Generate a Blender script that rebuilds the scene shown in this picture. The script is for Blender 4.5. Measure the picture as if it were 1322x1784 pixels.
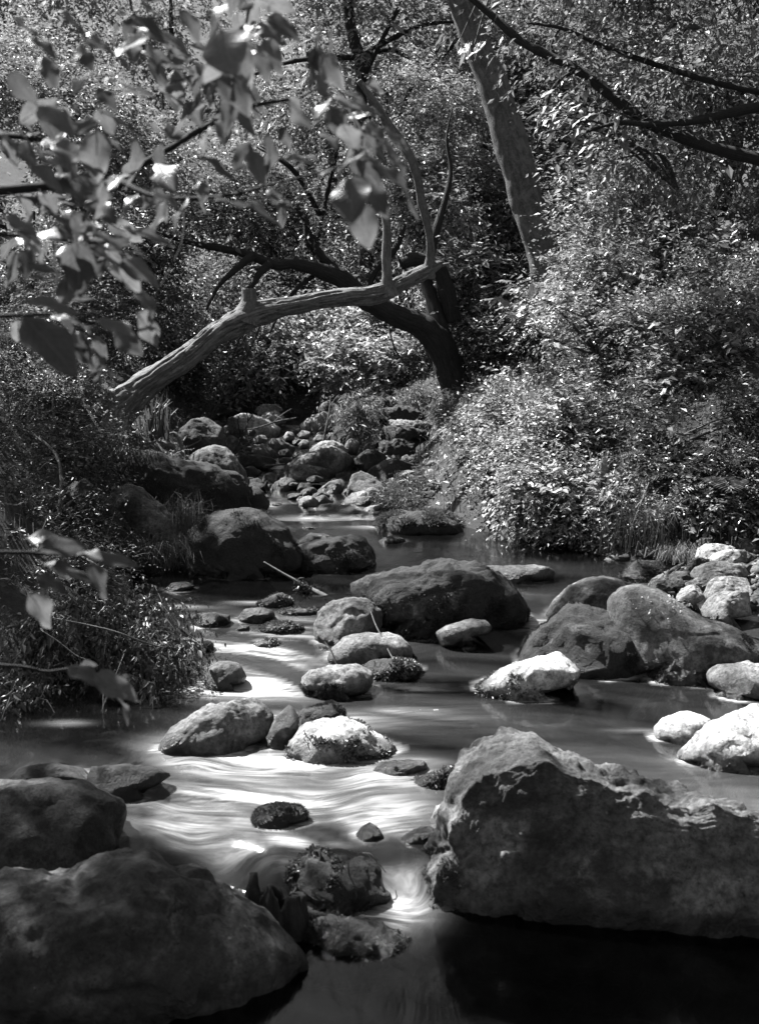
import bpy, bmesh, math, random
import numpy as np
from mathutils import Vector, Matrix

# ---------------------------------------------------------------- camera, world, sun, exposure
scene = bpy.context.scene
col = scene.collection
for o in list(bpy.data.objects):
    bpy.data.objects.remove(o)

W0, H0, FPX = 1322.0, 1784.0, 2200.0
PITCH = math.radians(8.6)
CAM = np.array([0.0, 0.0, 1.5])
FWD = np.array([0, math.cos(PITCH), -math.sin(PITCH)])
UPV = np.array([0, math.sin(PITCH), math.cos(PITCH)])
RGT = np.array([1.0, 0, 0])

cd = bpy.data.cameras.new('camera')
cam = bpy.data.objects.new('camera', cd)
col.objects.link(cam)
cam.location = CAM
cam.rotation_euler = (math.pi / 2 - PITCH, 0, 0)
cd.sensor_fit = 'VERTICAL'
cd.sensor_height = 36.0
cd.lens = FPX / H0 * 36.0
cd.clip_start = 0.05
cd.clip_end = 500
cd.dof.use_dof = True
cd.dof.focus_distance = 7.0
cd.dof.aperture_fstop = 6.2
scene.camera = cam

SUN_EL, SUN_AZ = 53.0, -54.0          # azimuth measured from +Y (view direction) towards +X
SUN = np.array([math.cos(math.radians(SUN_EL)) * math.sin(math.radians(SUN_AZ)),
                math.cos(math.radians(SUN_EL)) * math.cos(math.radians(SUN_AZ)),
                math.sin(math.radians(SUN_EL))])
world = bpy.data.worlds.new('World')
scene.world = world
world.use_nodes = True
wn = world.node_tree
bg = wn.nodes['Background']
sky = wn.nodes.new('ShaderNodeTexSky')
sky.sky_type = 'NISHITA'
sky.sun_disc = False
sky.sun_elevation = math.radians(SUN_EL)
sky.sun_rotation = math.radians(SUN_AZ)
sky.air_density = 1.0
sky.dust_density = 1.5
bw = wn.nodes.new('ShaderNodeRGBToBW')        # the photograph is black and white
wn.links.new(sky.outputs[0], bw.inputs[0])
wn.links.new(bw.outputs[0], bg.inputs[0])
bg.inputs[1].default_value = 0.05

sd = bpy.data.lights.new('sun', 'SUN')
sd.energy = 5.0
sd.angle = math.radians(0.5)
sd.color = (1, 1, 1)
sun = bpy.data.objects.new('sun', sd)
col.objects.link(sun)
sun.location = (0, 0, 20)
sun.rotation_euler = Vector(SUN).to_track_quat('Z', 'Y').to_euler()

scene.view_settings.view_transform = 'Standard'
scene.view_settings.look = 'None'
scene.view_settings.gamma = 1.0
scene.view_settings.use_curve_mapping = False
scene.view_settings.exposure = 2.2
scene.render.engine = 'CYCLES'
scene.cycles.use_denoising = True
scene.cycles.max_bounces = 6
scene.cycles.diffuse_bounces = 2
scene.cycles.glossy_bounces = 2
scene.cycles.transmission_bounces = 3
scene.cycles.transparent_max_bounces = 6
scene.cycles.caustics_reflective = False
scene.cycles.caustics_refractive = False
scene.cycles.sample_clamp_indirect = 4.0

# ---------------------------------------------------------------- helpers
def nrm(v):
    v = np.asarray(v, float)
    return v / np.maximum(np.linalg.norm(v, axis=-1, keepdims=True), 1e-9)

def ray(px, py):
    px, py = np.asarray(px, float), np.asarray(py, float)
    return (((px - W0 / 2) / FPX)[..., None] * RGT + ((H0 / 2 - py) / FPX)[..., None] * UPV + FWD)

def at(px, py, Y):
    r = ray(px, py)
    return CAM + r * (np.asarray(Y, float) / r[..., 1])[..., None]

def project(P):
    q = P - CAM
    z = q @ FWD
    return W0 / 2 + FPX * (q @ RGT) / z, H0 / 2 - FPX * (q @ UPV) / z

_wy = [-9, 3.34, 3.38, 3.42, 3.48, 3.60, 5.0, 6.4, 9.1, 9.35, 10.0, 10.2, 11.0, 11.2, 12.0, 12.2, 13.0, 14.0, 16.0, 60]
_wz = [-.12, -.12, -.105, -.04, -.008, 0, .0, .1, .1, .14, .15, .2, .21, .28, .29, .35, .38, .46, .6, .6]
def zwater(Y):
    return np.interp(Y, _wy, _wz)

def on_water(px, py):
    Y = 6.0
    for _ in range(60):
        r = ray(px, py)
        t = (zwater(Y) - CAM[2]) / r[2]
        Y = 0.5 * Y + 0.5 * (t * r[1])
    return at(px, py, Y)

def _h(ix, iy, iz, seed):
    n = (ix.astype(np.int64) * 374761393 + iy.astype(np.int64) * 668265263 + iz.astype(np.int64) * 2147483647 + seed * 144269) & 0xffffffff
    n = ((n ^ (n >> 13)) * 1274126177) & 0xffffffff
    n = ((n ^ (n >> 15)) * 2246822519) & 0xffffffff
    n = n ^ (n >> 16)
    return (n & 0xffffff) / float(0xffffff) * 2 - 1

def vnoise(P, seed=0):
    P = np.asarray(P, float)
    i = np.floor(P)
    f = P - i
    f = f * f * f * (f * (f * 6 - 15) + 10)
    x, y, z = i[..., 0], i[..., 1], i[..., 2]
    fx, fy, fz = f[..., 0], f[..., 1], f[..., 2]
    r = 0
    for dx in (0, 1):
        wx = fx if dx else 1 - fx
        for dy in (0, 1):
            wy = fy if dy else 1 - fy
            for dz in (0, 1):
                wz = fz if dz else 1 - fz
                r = r + wx * wy * wz * _h(x + dx, y + dy, z + dz, seed)
    return r

def fbm(P, octv=4, seed=0, gain=0.5):
    a, s, r = 1.0, 1.0, 0
    for k in range(octv):
        r = r + a * vnoise(np.asarray(P) * s + 17.3 * k, seed + k)
        a *= gain
        s *= 2.03
    return r

def sstep(a, b, x):
    t = np.clip((x - a) / (b - a), 0, 1)
    return t * t * (3 - 2 * t)

def add_mesh(name, V, F, mat=None, parent=None, smooth=True, loc=None, uv=None, attrs=None):
    """V (n,3) world coordinates; F list of int arrays (m,k). Vertices are stored relative to loc (or the parent's location)."""
    if not isinstance(F, list):
        F = [F]
    F = [np.asarray(f, np.int64) for f in F if len(f)]
    V = np.asarray(V, float)
    if parent is not None:
        off = np.array(wloc(parent))
        own = np.zeros(3)
    else:
        off = np.array(loc if loc is not None else (0, 0, 0), float)
        own = off
    me = bpy.data.meshes.new(name)
    me.vertices.add(len(V))
    me.vertices.foreach_set('co', (V - off).astype(np.float32).ravel())
    loops = np.concatenate([f.ravel() for f in F])
    cnt = np.concatenate([np.full(len(f), f.shape[1], np.int64) for f in F])
    st = np.concatenate([[0], np.cumsum(cnt)[:-1]])
    me.loops.add(len(loops))
    me.loops.foreach_set('vertex_index', loops.astype(np.int32))
    me.polygons.add(len(cnt))
    me.polygons.foreach_set('loop_start', st.astype(np.int32))
    me.polygons.foreach_set('loop_total', cnt.astype(np.int32))
    me.polygons.foreach_set('use_smooth', np.full(len(cnt), bool(smooth)))
    if uv is not None:
        l = me.uv_layers.new(name='UVMap')
        l.data.foreach_set('uv', np.asarray(uv, np.float32)[loops].ravel())
    for k, a in (attrs or {}).items():
        at_ = me.attributes.new(k, 'FLOAT', 'POINT')
        at_.data.foreach_set('value', np.asarray(a, np.float32))
    me.update(calc_edges=True)
    if mat is not None:
        me.materials.append(mat)
    o = bpy.data.objects.new(name, me)
    col.objects.link(o)
    o.location = own
    if parent is not None:
        o.parent = parent
    return o

def wloc(o):
    p = np.array(o.location)
    while o.parent is not None:
        o = o.parent
        p = p + np.array(o.location)
    return p

def thing(name, label, cat, loc, group=None):
    o = bpy.data.objects.new(name, None)
    o.empty_display_size = 0.1
    col.objects.link(o)
    o.location = loc
    return tag(o, label, cat, group)

def tag(o, label=None, cat=None, group=None, kind=None):
    for k, v in (('label', label), ('category', cat), ('group', group), ('kind', kind)):
        if v:
            o[k] = v
    return o

def smooth_path(pts, n):
    pts = np.asarray(pts, float)
    m = len(pts)
    t = np.linspace(0, m - 1, n)
    i = np.clip(t.astype(int), 0, m - 2)
    f = (t - i)[:, None]
    p0, p1, p2, p3 = pts[np.maximum(i - 1, 0)], pts[i], pts[i + 1], pts[np.minimum(i + 2, m - 1)]
    return 0.5 * (2 * p1 + (p2 - p0) * f + (2 * p0 - 5 * p1 + 4 * p2 - p3) * f ** 2 + (3 * p1 - p0 - 3 * p2 + p3) * f ** 3)

def tube_geo(pts, rad, seg=8, n=None, amp=0.0, seed=0, ridges=0.0, cap=True):
    n = n or max(3, len(pts) * 4)
    q = smooth_path(np.c_[np.asarray(pts, float), np.asarray(rad, float)], n)
    C, R = q[:, :3], np.maximum(q[:, 3], 0.0008)
    T = nrm(np.gradient(C, axis=0))
    a0 = np.array([0.31, 0.2, 0.93]) if abs(T[0] @ np.array([0.31, .2, .93])) < 0.9 else np.array([1.0, 0, 0])
    N = []
    v = nrm(np.cross(T[0], a0))
    for i in range(n):
        v = nrm(v - T[i] * (v @ T[i]))
        N.append(v)
    N = np.array(N)
    B = np.cross(T, N)
    th = np.linspace(0, 2 * math.pi, seg, endpoint=False)
    ln = np.concatenate([[0], np.cumsum(np.linalg.norm(np.diff(C, axis=0), axis=1))])
    cs, sn = np.cos(th), np.sin(th)
    dirs = N[:, None, :] * cs[None, :, None] + B[:, None, :] * sn[None, :, None]
    rr = np.repeat(R[:, None], seg, 1)
    if amp or ridges:
        P = C[:, None, :] + dirs * rr[..., None]
        rr = rr * (1 + amp * fbm(P / (R.mean() * 2.2), 4, seed))
        if ridges:
            tw = th[None, :] + 0.35 * ln[:, None] / max(R.mean(), 1e-3) * 0.15
            Q = np.stack([np.cos(tw) * 3.2, np.sin(tw) * 3.2, np.repeat((ln / R.mean() * 0.28)[:, None], seg, 1)], -1)
            g = fbm(Q, 3, seed + 7)
            rr = rr * (1 - ridges * np.maximum(0, 0.35 - np.abs(g)) / 0.35)
    V = (C[:, None, :] + dirs * rr[..., None]).reshape(-1, 3)
    i, j = np.meshgrid(np.arange(n - 1), np.arange(seg), indexing='ij')
    F = np.stack([i * seg + j, i * seg + (j + 1) % seg, (i + 1) * seg + (j + 1) % seg, (i + 1) * seg + j], -1).reshape(-1, 4)
    uv = np.stack([np.repeat((ln)[:, None], seg, 1), np.repeat((np.abs(th / math.pi - 1))[None, :], n, 0)], -1).reshape(-1, 2)
    Fl = [F]
    if cap:
        V = np.vstack([V, C[0], C[-1]])
        uv = np.vstack([uv, [0, 0], [ln[-1], 0]])
        k = np.arange(seg)
        Fl.append(np.stack([np.full(seg, n * seg), (k + 1) % seg, k], -1))
        b = (n - 1) * seg
        Fl.append(np.stack([np.full(seg, n * seg + 1), b + k, b + (k + 1) % seg], -1))
    return V, Fl, uv

def merge(geos):
    Vs, Fs, off = [], {}, 0
    for V, F in geos:
        Vs.append(V)
        for f in (F if isinstance(F, list) else [F]):
            Fs.setdefault(f.shape[1], []).append(f + off)
        off += len(V)
    return np.vstack(Vs), [np.vstack(x) for x in Fs.values()]

# ---------------------------------------------------------------- materials (neutral greys: the photograph is black and white)
def new_mat(name):
    m = bpy.data.materials.new(name)
    m.use_nodes = True
    nt = m.node_tree
    b = nt.nodes['Principled BSDF']
    return m, nt, b, nt.nodes['Material Output']

def N(nt, t, **kw):
    n = nt.nodes.new(t)
    for k, v in kw.items():
        setattr(n, k, v)
    return n

def grey(v):
    return (v, v, v, 1)

def ramp(nt, src, p0, p1, c0, c1):
    r = N(nt, 'ShaderNodeMapRange')
    r.interpolation_type = 'SMOOTHSTEP'
    for i, v in ((1, p0), (2, p1), (3, c0), (4, c1)):
        r.inputs[i].default_value = v
    nt.links.new(src, r.inputs[0])
    return r.outputs[0]

def math_(nt, op, a, b):
    m = N(nt, 'ShaderNodeMath', operation=op)
    for i, v in ((0, a), (1, b)):
        if isinstance(v, (int, float)):
            m.inputs[i].default_value = v
        else:
            nt.links.new(v, m.inputs[i])
    return m.outputs[0]

def mixf(nt, fac, a, b):
    m = N(nt, 'ShaderNodeMix', data_type='FLOAT')
    for s, v in ((0, fac), (2, a), (3, b)):
        if isinstance(v, (int, float)):
            m.inputs[s].default_value = v
        else:
            nt.links.new(v, m.inputs[s])
    return m.outputs[0]

def noise(nt, vec, scale, detail=4, rough=0.55, dist=0.0):
    n = N(nt, 'ShaderNodeTexNoise')
    n.inputs['Scale'].default_value = scale
    n.inputs['Detail'].default_value = detail
    n.inputs['Roughness'].default_value = rough
    n.inputs['Distortion'].default_value = dist
    if vec is not None:
        nt.links.new(vec, n.inputs['Vector'])
    return n.outputs['Fac']

def rock_mat(name, base, moss=0.4, lichen=0.25, scale=1.0):
    m, nt, b, out = new_mat(name)
    L = nt.links
    geo = N(nt, 'ShaderNodeNewGeometry')
    oi = N(nt, 'ShaderNodeObjectInfo')
    add = N(nt, 'ShaderNodeVectorMath', operation='ADD')
    rv = N(nt, 'ShaderNodeVectorMath', operation='SCALE')
    comb = N(nt, 'ShaderNodeCombineXYZ')
    for i in range(3):
        L.new(oi.outputs['Random'], comb.inputs[i])
    L.new(comb.outputs[0], rv.inputs[0]); rv.inputs['Scale'].default_value = 31.0
    L.new(geo.outputs['Position'], add.inputs[0]); L.new(rv.outputs[0], add.inputs[1])
    P = add.outputs[0]
    big = noise(nt, P, 3.2 * scale, 6, 0.6, 0.4)
    fine = noise(nt, P, 42 * scale, 8, 0.72)
    c = mixf(nt, ramp(nt, big, 0.3, 0.7, 0, 1), base * 0.55, base * 1.35)
    c = math_(nt, 'MULTIPLY', c, ramp(nt, fine, 0.28, 0.72, 0.35, 1.65))
    c = math_(nt, 'MULTIPLY', c, ramp(nt, oi.outputs['Random'], 0, 1, 0.75, 1.25))
    # pale lichen crusts
    lv = math_(nt, 'MULTIPLY', ramp(nt, noise(nt, P, 9 * scale, 5, 0.6, 0.6), 0.56, 0.66, 0, 1),
               ramp(nt, noise(nt, P, 70 * scale, 4, 0.7), 0.42, 0.6, 0, 1))
    c = mixf(nt, math_(nt, 'MULTIPLY', lv, lichen), c, 0.5)
    sp = ramp(nt, noise(nt, P, 26 * scale, 2, 0.5), 0.73, 0.77, 0, 1)
    c = mixf(nt, math_(nt, 'MULTIPLY', sp, lichen * 1.5), c, 0.55)
    pit = ramp(nt, noise(nt, P, 95 * scale, 3, 0.6), 0.30, 0.42, 0.45, 1.0)
    c = math_(nt, 'MULTIPLY', c, pit)
    st = ramp(nt, noise(nt, P, 1.7 * scale, 5, 0.65, 1.2), 0.40, 0.58, 0.5, 1.1)
    c = math_(nt, 'MULTIPLY', c, st)
    # dark moss skin
    mz = noise(nt, P, 5.0 * scale, 7, 0.65, 0.3)
    mf = ramp(nt, mz, 0.62 - 0.32 * moss, 0.72 - 0.30 * moss, 0, 1)
    mcol = math_(nt, 'MULTIPLY', ramp(nt, noise(nt, P, 120, 4, 0.8), 0.3, 0.75, 0.006, 0.035), 1.0)
    c = mixf(nt, math_(nt, 'MULTIPLY', mf, min(1.0, moss * 2.0)), c, mcol)
    # wet, darker stone by the waterline
    wa = N(nt, 'ShaderNodeAttribute', attribute_name='wet')
    wet = wa.outputs['Fac']
    c = math_(nt, 'MULTIPLY', c, mixf(nt, wet, 1.0, 0.28))
    cc = N(nt, 'ShaderNodeCombineColor')
    for i in range(3):
        L.new(c, cc.inputs[i])
    L.new(cc.outputs[0], b.inputs['Base Color'])
    L.new(mixf(nt, wet, 0.85, 0.3), b.inputs['Roughness'])
    b.inputs['Specular IOR Level'].default_value = 0.35
    bp = N(nt, 'ShaderNodeBump')
    bp.inputs['Strength'].default_value = 0.9
    bp.inputs['Distance'].default_value = 0.03
    hgt = math_(nt, 'ADD', math_(nt, 'ADD', noise(nt, P, 18 * scale, 10, 0.75), math_(nt, 'MULTIPLY', pit, .12)), math_(nt, 'MULTIPLY', mf, 0.25 * moss))
    L.new(hgt, bp.inputs['Height'])
    L.new(bp.outputs[0], b.inputs['Normal'])
    return m

def leaf_mat(name, base, trans=0.3, rough=0.42, var=0.45, spec=0.5):
    m, nt, b, out = new_mat(name)
    L = nt.links
    geo = N(nt, 'ShaderNodeNewGeometry')
    oi = N(nt, 'ShaderNodeObjectInfo')
    r = math_(nt, 'ADD', geo.outputs['Random Per Island'], oi.outputs['Random'])
    r = math_(nt, 'FRACT', r, 0)
    c = ramp(nt, r, 0, 1, base * (1 - var), base * (1 + var))
    cc = N(nt, 'ShaderNodeCombineColor')
    for i in range(3):
        L.new(c, cc.inputs[i])
    L.new(cc.outputs[0], b.inputs['Base Color'])
    b.inputs['Roughness'].default_value = rough
    b.inputs['Specular IOR Level'].default_value = spec
    tr = N(nt, 'ShaderNodeBsdfTranslucent')
    L.new(cc.outputs[0], tr.inputs['Color'])
    mx = N(nt, 'ShaderNodeMixShader')
    mx.inputs[0].default_value = trans
    L.new(b.outputs[0], mx.inputs[1]); L.new(tr.outputs[0], mx.inputs[2])
    L.new(mx.outputs[0], out.inputs['Surface'])
    return m

def big_leaf_mat(name, base, trans, rough):
    m, nt, b, out = new_mat(name)
    L = nt.links
    oi = N(nt, 'ShaderNodeObjectInfo')
    uv = N(nt, 'ShaderNodeUVMap')
    sx = N(nt, 'ShaderNodeSeparateXYZ')
    L.new(uv.outputs[0], sx.inputs[0])
    v = math_(nt, 'ABSOLUTE', sx.outputs[1], 0)
    rib = ramp(nt, v, 0.0, 0.07, 1, 0)
    # side veins
    ph = math_(nt, 'SINE', math_(nt, 'MULTIPLY', math_(nt, 'SUBTRACT', sx.outputs[0], math_(nt, 'MULTIPLY', v, 0.25)), 55.0), 0)
    vein = ramp(nt, ph, 0.82, 1.0, 0, 0.35)
    c = ramp(nt, oi.outputs['Random'], 0, 1, base * 0.6, base * 1.4)
    c = math_(nt, 'MULTIPLY', c, ramp(nt, noise(nt, None, 12, 3), 0.3, 0.7, 0.8, 1.2))
    c = mixf(nt, math_(nt, 'MAXIMUM', math_(nt, 'MULTIPLY', rib, 0.5), math_(nt, 'MULTIPLY', vein, 0.5)), c, base * 1.9)
    cc = N(nt, 'ShaderNodeCombineColor')
    for i in range(3):
        L.new(c, cc.inputs[i])
    L.new(cc.outputs[0], b.inputs['Base Color'])
    b.inputs['Roughness'].default_value = rough
    bp = N(nt, 'ShaderNodeBump')
    bp.inputs['Strength'].default_value = 0.3
    bp.inputs['Distance'].default_value = 0.002
    L.new(math_(nt, 'MAXIMUM', rib, vein), bp.inputs['Height'])
    L.new(bp.outputs[0], b.inputs['Normal'])
    tr = N(nt, 'ShaderNodeBsdfTranslucent')
    L.new(cc.outputs[0], tr.inputs['Color'])
    mx = N(nt, 'ShaderNodeMixShader')
    mx.inputs[0].default_value = trans
    L.new(b.outputs[0], mx.inputs[1]); L.new(tr.outputs[0], mx.inputs[2])
    L.new(mx.outputs[0], out.inputs['Surface'])
    return m

def bark_mat(name, base, var=0.5, stretch=9.0, patch=0.0, bump=0.6):
    m, nt, b, out = new_mat(name)
    L = nt.links
    uv = N(nt, 'ShaderNodeUVMap')
    mp = N(nt, 'ShaderNodeMapping')
    mp.inputs['Scale'].default_value = (3.0, stretch, 1)
    L.new(uv.outputs[0], mp.inputs[0])
    g = noise(nt, mp.outputs[0], 2.2, 8, 0.68, 0.5)
    geo = N(nt, 'ShaderNodeNewGeometry')
    p = noise(nt, geo.outputs['Position'], 7, 6, 0.65, 0.4)
    f = noise(nt, geo.outputs['Position'], 60, 5, 0.7)
    c = ramp(nt, g, 0.3, 0.7, base * (1 - var), base * (1 + var))
    c = math_(nt, 'MULTIPLY', c, ramp(nt, f, 0.3, 0.7, 0.7, 1.3))
    c = mixf(nt, math_(nt, 'MULTIPLY', ramp(nt, p, 0.48, 0.6, 0, 1), patch), c, base * 2.2)
    cc = N(nt, 'ShaderNodeCombineColor')
    for i in range(3):
        L.new(c, cc.inputs[i])
    L.new(cc.outputs[0], b.inputs['Base Color'])
    b.inputs['Roughness'].default_value = 0.85
    b.inputs['Specular IOR Level'].default_value = 0.25
    bp = N(nt, 'ShaderNodeBump')
    bp.inputs['Strength'].default_value = bump
    bp.inputs['Distance'].default_value = 0.02
    L.new(math_(nt, 'ADD', g, math_(nt, 'MULTIPLY', f, 0.3)), bp.inputs['Height'])
    L.new(bp.outputs[0], b.inputs['Normal'])
    return m

def ground_mat(name, lo, hi):
    m, nt, b, out = new_mat(name)
    L = nt.links
    geo = N(nt, 'ShaderNodeNewGeometry')
    a = noise(nt, geo.outputs['Position'], 5, 8, 0.7)
    f = noise(nt, geo.outputs['Position'], 60, 6, 0.75)
    c = math_(nt, 'MULTIPLY', ramp(nt, a, 0.3, 0.7, lo, hi), ramp(nt, f, 0.3, 0.7, 0.5, 1.6))
    cc = N(nt, 'ShaderNodeCombineColor')
    for i in range(3):
        L.new(c, cc.inputs[i])
    L.new(cc.outputs[0], b.inputs['Base Color'])
    b.inputs['Roughness'].default_value = 0.95
    bp = N(nt, 'ShaderNodeBump')
    bp.inputs['Strength'].default_value = 0.8
    bp.inputs['Distance'].default_value = 0.03
    L.new(f, bp.inputs['Height'])
    L.new(bp.outputs[0], b.inputs['Normal'])
    return m

def water_mat():
    m, nt, b, out = new_mat('stream_water')
    L = nt.links
    nt.nodes.remove(b)
    geo = N(nt, 'ShaderNodeNewGeometry')
    mp = N(nt, 'ShaderNodeMapping')
    mp.inputs['Scale'].default_value = (1.0, 0.55, 1)
    mp.inputs['Rotation'].default_value = (0, 0, math.radians(-18))
    L.new(geo.outputs['Position'], mp.inputs[0])
    rip = noise(nt, mp.outputs[0], 7, 3, 0.5, 0.8)
    bp = N(nt, 'ShaderNodeBump')
    bp.inputs['Strength'].default_value = 0.09
    bp.inputs['Distance'].default_value = 0.05
    L.new(rip, bp.inputs['Height'])
    fr = N(nt, 'ShaderNodeFresnel')
    fr.inputs['IOR'].default_value = 1.33
    L.new(bp.outputs[0], fr.inputs['Normal'])
    tr = N(nt, 'ShaderNodeBsdfTransparent')
    tr.inputs['Color'].default_value = grey(0.2)
    gl = N(nt, 'ShaderNodeBsdfGlossy')
    gl.inputs['Roughness'].default_value = 0.13
    gl.inputs['Color'].default_value = grey(0.95)
    L.new(bp.outputs[0], gl.inputs['Normal'])
    w = N(nt, 'ShaderNodeMixShader')
    L.new(fr.outputs[0], w.inputs[0]); L.new(tr.outputs[0], w.inputs[1]); L.new(gl.outputs[0], w.inputs[2])
    # silky white water
    fa = N(nt, 'ShaderNodeAttribute', attribute_name='foam')
    warp = N(nt, 'ShaderNodeTexNoise')
    warp.inputs['Scale'].default_value = 1.6
    warp.inputs['Detail'].default_value = 2
    L.new(geo.outputs['Position'], warp.inputs['Vector'])
    wsc = N(nt, 'ShaderNodeVectorMath', operation='SCALE')
    wsc.inputs['Scale'].default_value = 0.5
    L.new(warp.outputs['Color'], wsc.inputs[0])
    wadd = N(nt, 'ShaderNodeVectorMath', operation='ADD')
    L.new(geo.outputs['Position'], wadd.inputs[0]); L.new(wsc.outputs[0], wadd.inputs[1])
    mp2 = N(nt, 'ShaderNodeMapping')
    mp2.inputs['Rotation'].default_value = (0, 0, math.radians(20))
    mp2.inputs['Scale'].default_value = (1.3, 9.0, 1)
    L.new(wadd.outputs[0], mp2.inputs[0])
    str1 = noise(nt, mp2.outputs[0], 2.4, 6, 0.62)
    mp3 = N(nt, 'ShaderNodeMapping')
    mp3.inputs['Rotation'].default_value = (0, 0, math.radians(8))
    mp3.inputs['Scale'].default_value = (2.0, 26.0, 1)
    L.new(wadd.outputs[0], mp3.inputs[0])
    str2 = noise(nt, mp3.outputs[0], 2.4, 4, 0.6)
    stk = math_(nt, 'MULTIPLY', ramp(nt, str1, 0.34, 0.66, 0.32, 1.45), ramp(nt, str2, 0.3, 0.7, 0.55, 1.35))
    stk = mixf(nt, ramp(nt, fa.outputs['Fac'], 0.08, 0.4, 0.25, 1.0), 0.8, stk)
    fo_ = math_(nt, 'MINIMUM', math_(nt, 'MULTIPLY', fa.outputs['Fac'], stk), 0.9)
    df = N(nt, 'ShaderNodeBsdfDiffuse')
    df.inputs['Color'].default_value = grey(0.36)
    mx = N(nt, 'ShaderNodeMixShader')
    L.new(fo_, mx.inputs[0]); L.new(w.outputs[0], mx.inputs[1]); L.new(df.outputs[0], mx.inputs[2])
    L.new(mx.outputs[0], out.inputs['Surface'])
    return m

M = dict(
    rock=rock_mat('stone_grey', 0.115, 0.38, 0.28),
    mossy=rock_mat('stone_moss_shaded', 0.085, 0.95, 0.25),  # moss, thickened to put shade on stone fronts into the colour
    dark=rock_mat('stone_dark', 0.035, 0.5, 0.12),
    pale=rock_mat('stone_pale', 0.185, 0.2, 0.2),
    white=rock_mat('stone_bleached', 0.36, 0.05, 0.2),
    ground=ground_mat('leaf_litter', 0.012, 0.035),
    bed=ground_mat('stream_bed', 0.03, 0.10),
    water=water_mat(),
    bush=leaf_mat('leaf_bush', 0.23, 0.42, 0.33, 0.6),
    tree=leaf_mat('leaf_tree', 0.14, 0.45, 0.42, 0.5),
    far=leaf_mat('leaf_far_hazed', 0.19, 0.5, 0.55, 0.45),  # lightened to put distant haze into the leaf colour
    dark_shade_leaf=leaf_mat('leaf_dark_shade', 0.04, 0.25, 0.42, 0.5),  # dark leaves; the shade of hollow and brush is put into this tone
    grass=leaf_mat('grass_blade', 0.07, 0.35, 0.5, 0.5),
    drygrass=leaf_mat('grass_dry', 0.14, 0.35, 0.5, 0.4),
    moss=leaf_mat('moss_tuft', 0.03, 0.15, 0.6, 0.6, 0.3),
    weed=leaf_mat('water_weed_leaf', 0.09, 0.2, 0.35, 0.6),
    bigleaf=big_leaf_mat('broad_leaf', 0.085, 0.55, 0.33),
    paleleaf=big_leaf_mat('pale_leaf', 0.14, 0.3, 0.4),
    deadleaf=big_leaf_mat('dead_leaf', 0.3, 0.3, 0.5),
    log=bark_mat('weathered_wood', 0.10, 0.55, 11, 0.2),
    darkbark=bark_mat('dark_bark', 0.02, 0.5, 8, 0.1),
    palebark=bark_mat('pale_bark', 0.075, 0.4, 5, 0.45),
    twig=bark_mat('twig_bark', 0.05, 0.4, 6, 0.1, 0.3),
    driftwood=bark_mat('driftwood_grey', 0.075, 0.4, 8, 0.2, 0.4),
)

# ---------------------------------------------------------------- the ground and the stream
_cy = [-9, 3.0, 4.0, 5.6, 7.0, 8.0, 8.8, 9.4, 11, 14, 16]
_cl = [-2.6, -2.4, -2.2, -1.5, -1.30, -1.25, -1.05, -1.1, -1.25, -1.8, -1.9]
_cr = [2.2, 2.1, 2.0, 1.9, 1.55, 1.10, 0.45, 0.20, 0.25, -0.1, -0.3]
def ground_z(X, Y):
    xl, xr = np.interp(Y, _cy, _cl), np.interp(Y, _cy, _cr)
    wob = 0.12 * vnoise(np.stack([X * 0 + 3.1, Y * 1.3, X * 0], -1), 5)
    xl, xr = xl + wob, xr + wob * 0.6
    zw = zwater(Y) + np.maximum(Y - 14, 0) * 0.16 + np.maximum(Y - 30, 0) * 0.12
    dl, dr = xl - X, X - xr
    ins = np.minimum(-dl, -dr)
    bed = -0.24 * sstep(-0.05, 0.35, ins)
    far = sstep(13.2, 15.5, Y)
    bed = bed * (1 - far)
    left = 0.72 * sstep(-0.05, 1.05, dl) + 0.30 * np.maximum(dl - 0.8, 0)
    right = 0.40 * sstep(-0.05, 0.55, dr) + 0.42 * np.maximum(dr - 0.3, 0)
    gentle = 1 - sstep(7.2, 8.1, Y)
    right = right * (1 - gentle) + gentle * (0.10 * sstep(-.05, .5, dr) + .10 * np.maximum(dr - .3, 0) + .5 * np.maximum(dr - 1.2, 0))
    fr = sstep(2.0, 6.0, Y)
    z = zw + bed + left * (0.45 + 0.55 * fr) + right * (0.45 + 0.55 * fr)
    z = z + 0.05 * fbm(np.stack([X * 2.1, Y * 2.1, X * 0], -1), 4, 3) * (0.5 + sstep(-0.2, 0.3, -ins))
    z = z + sstep(5, 30, np.hypot(X, Y - 8)) * 1.2 * fbm(np.stack([X * .12, Y * .12, X * 0 + 9], -1), 3, 8)
    return z

def grid_axis(stops):
    out = [stops[0][0]]
    for (a, _), (b, n) in zip(stops[:-1], stops[1:]):
        out += list(np.linspace(a, b, n + 1)[1:])
    return np.array(out)

gx = grid_axis([(-90, 0), (-12, 16), (-4, 24), (4, 140), (12, 24), (90, 16)])
gy = grid_axis([(-30, 0), (0, 20), (3, 14), (15, 200), (36, 50), (140, 16)])
GX, GY = np.meshgrid(gx, gy)
GZ = ground_z(GX, GY)
def grid_faces(ny, nx):
    i, j = np.meshgrid(np.arange(ny - 1), np.arange(nx - 1), indexing='ij')
    return np.stack([i * nx + j, i * nx + j + 1, (i + 1) * nx + j + 1, (i + 1) * nx + j], -1).reshape(-1, 4)
g = add_mesh('ground', np.stack([GX, GY, GZ], -1).reshape(-1, 3), grid_faces(len(gy), len(gx)), M['ground'])
tag(g, kind='structure')
g['label'] = 'dark earth banks and stream bed under the plants'

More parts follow.
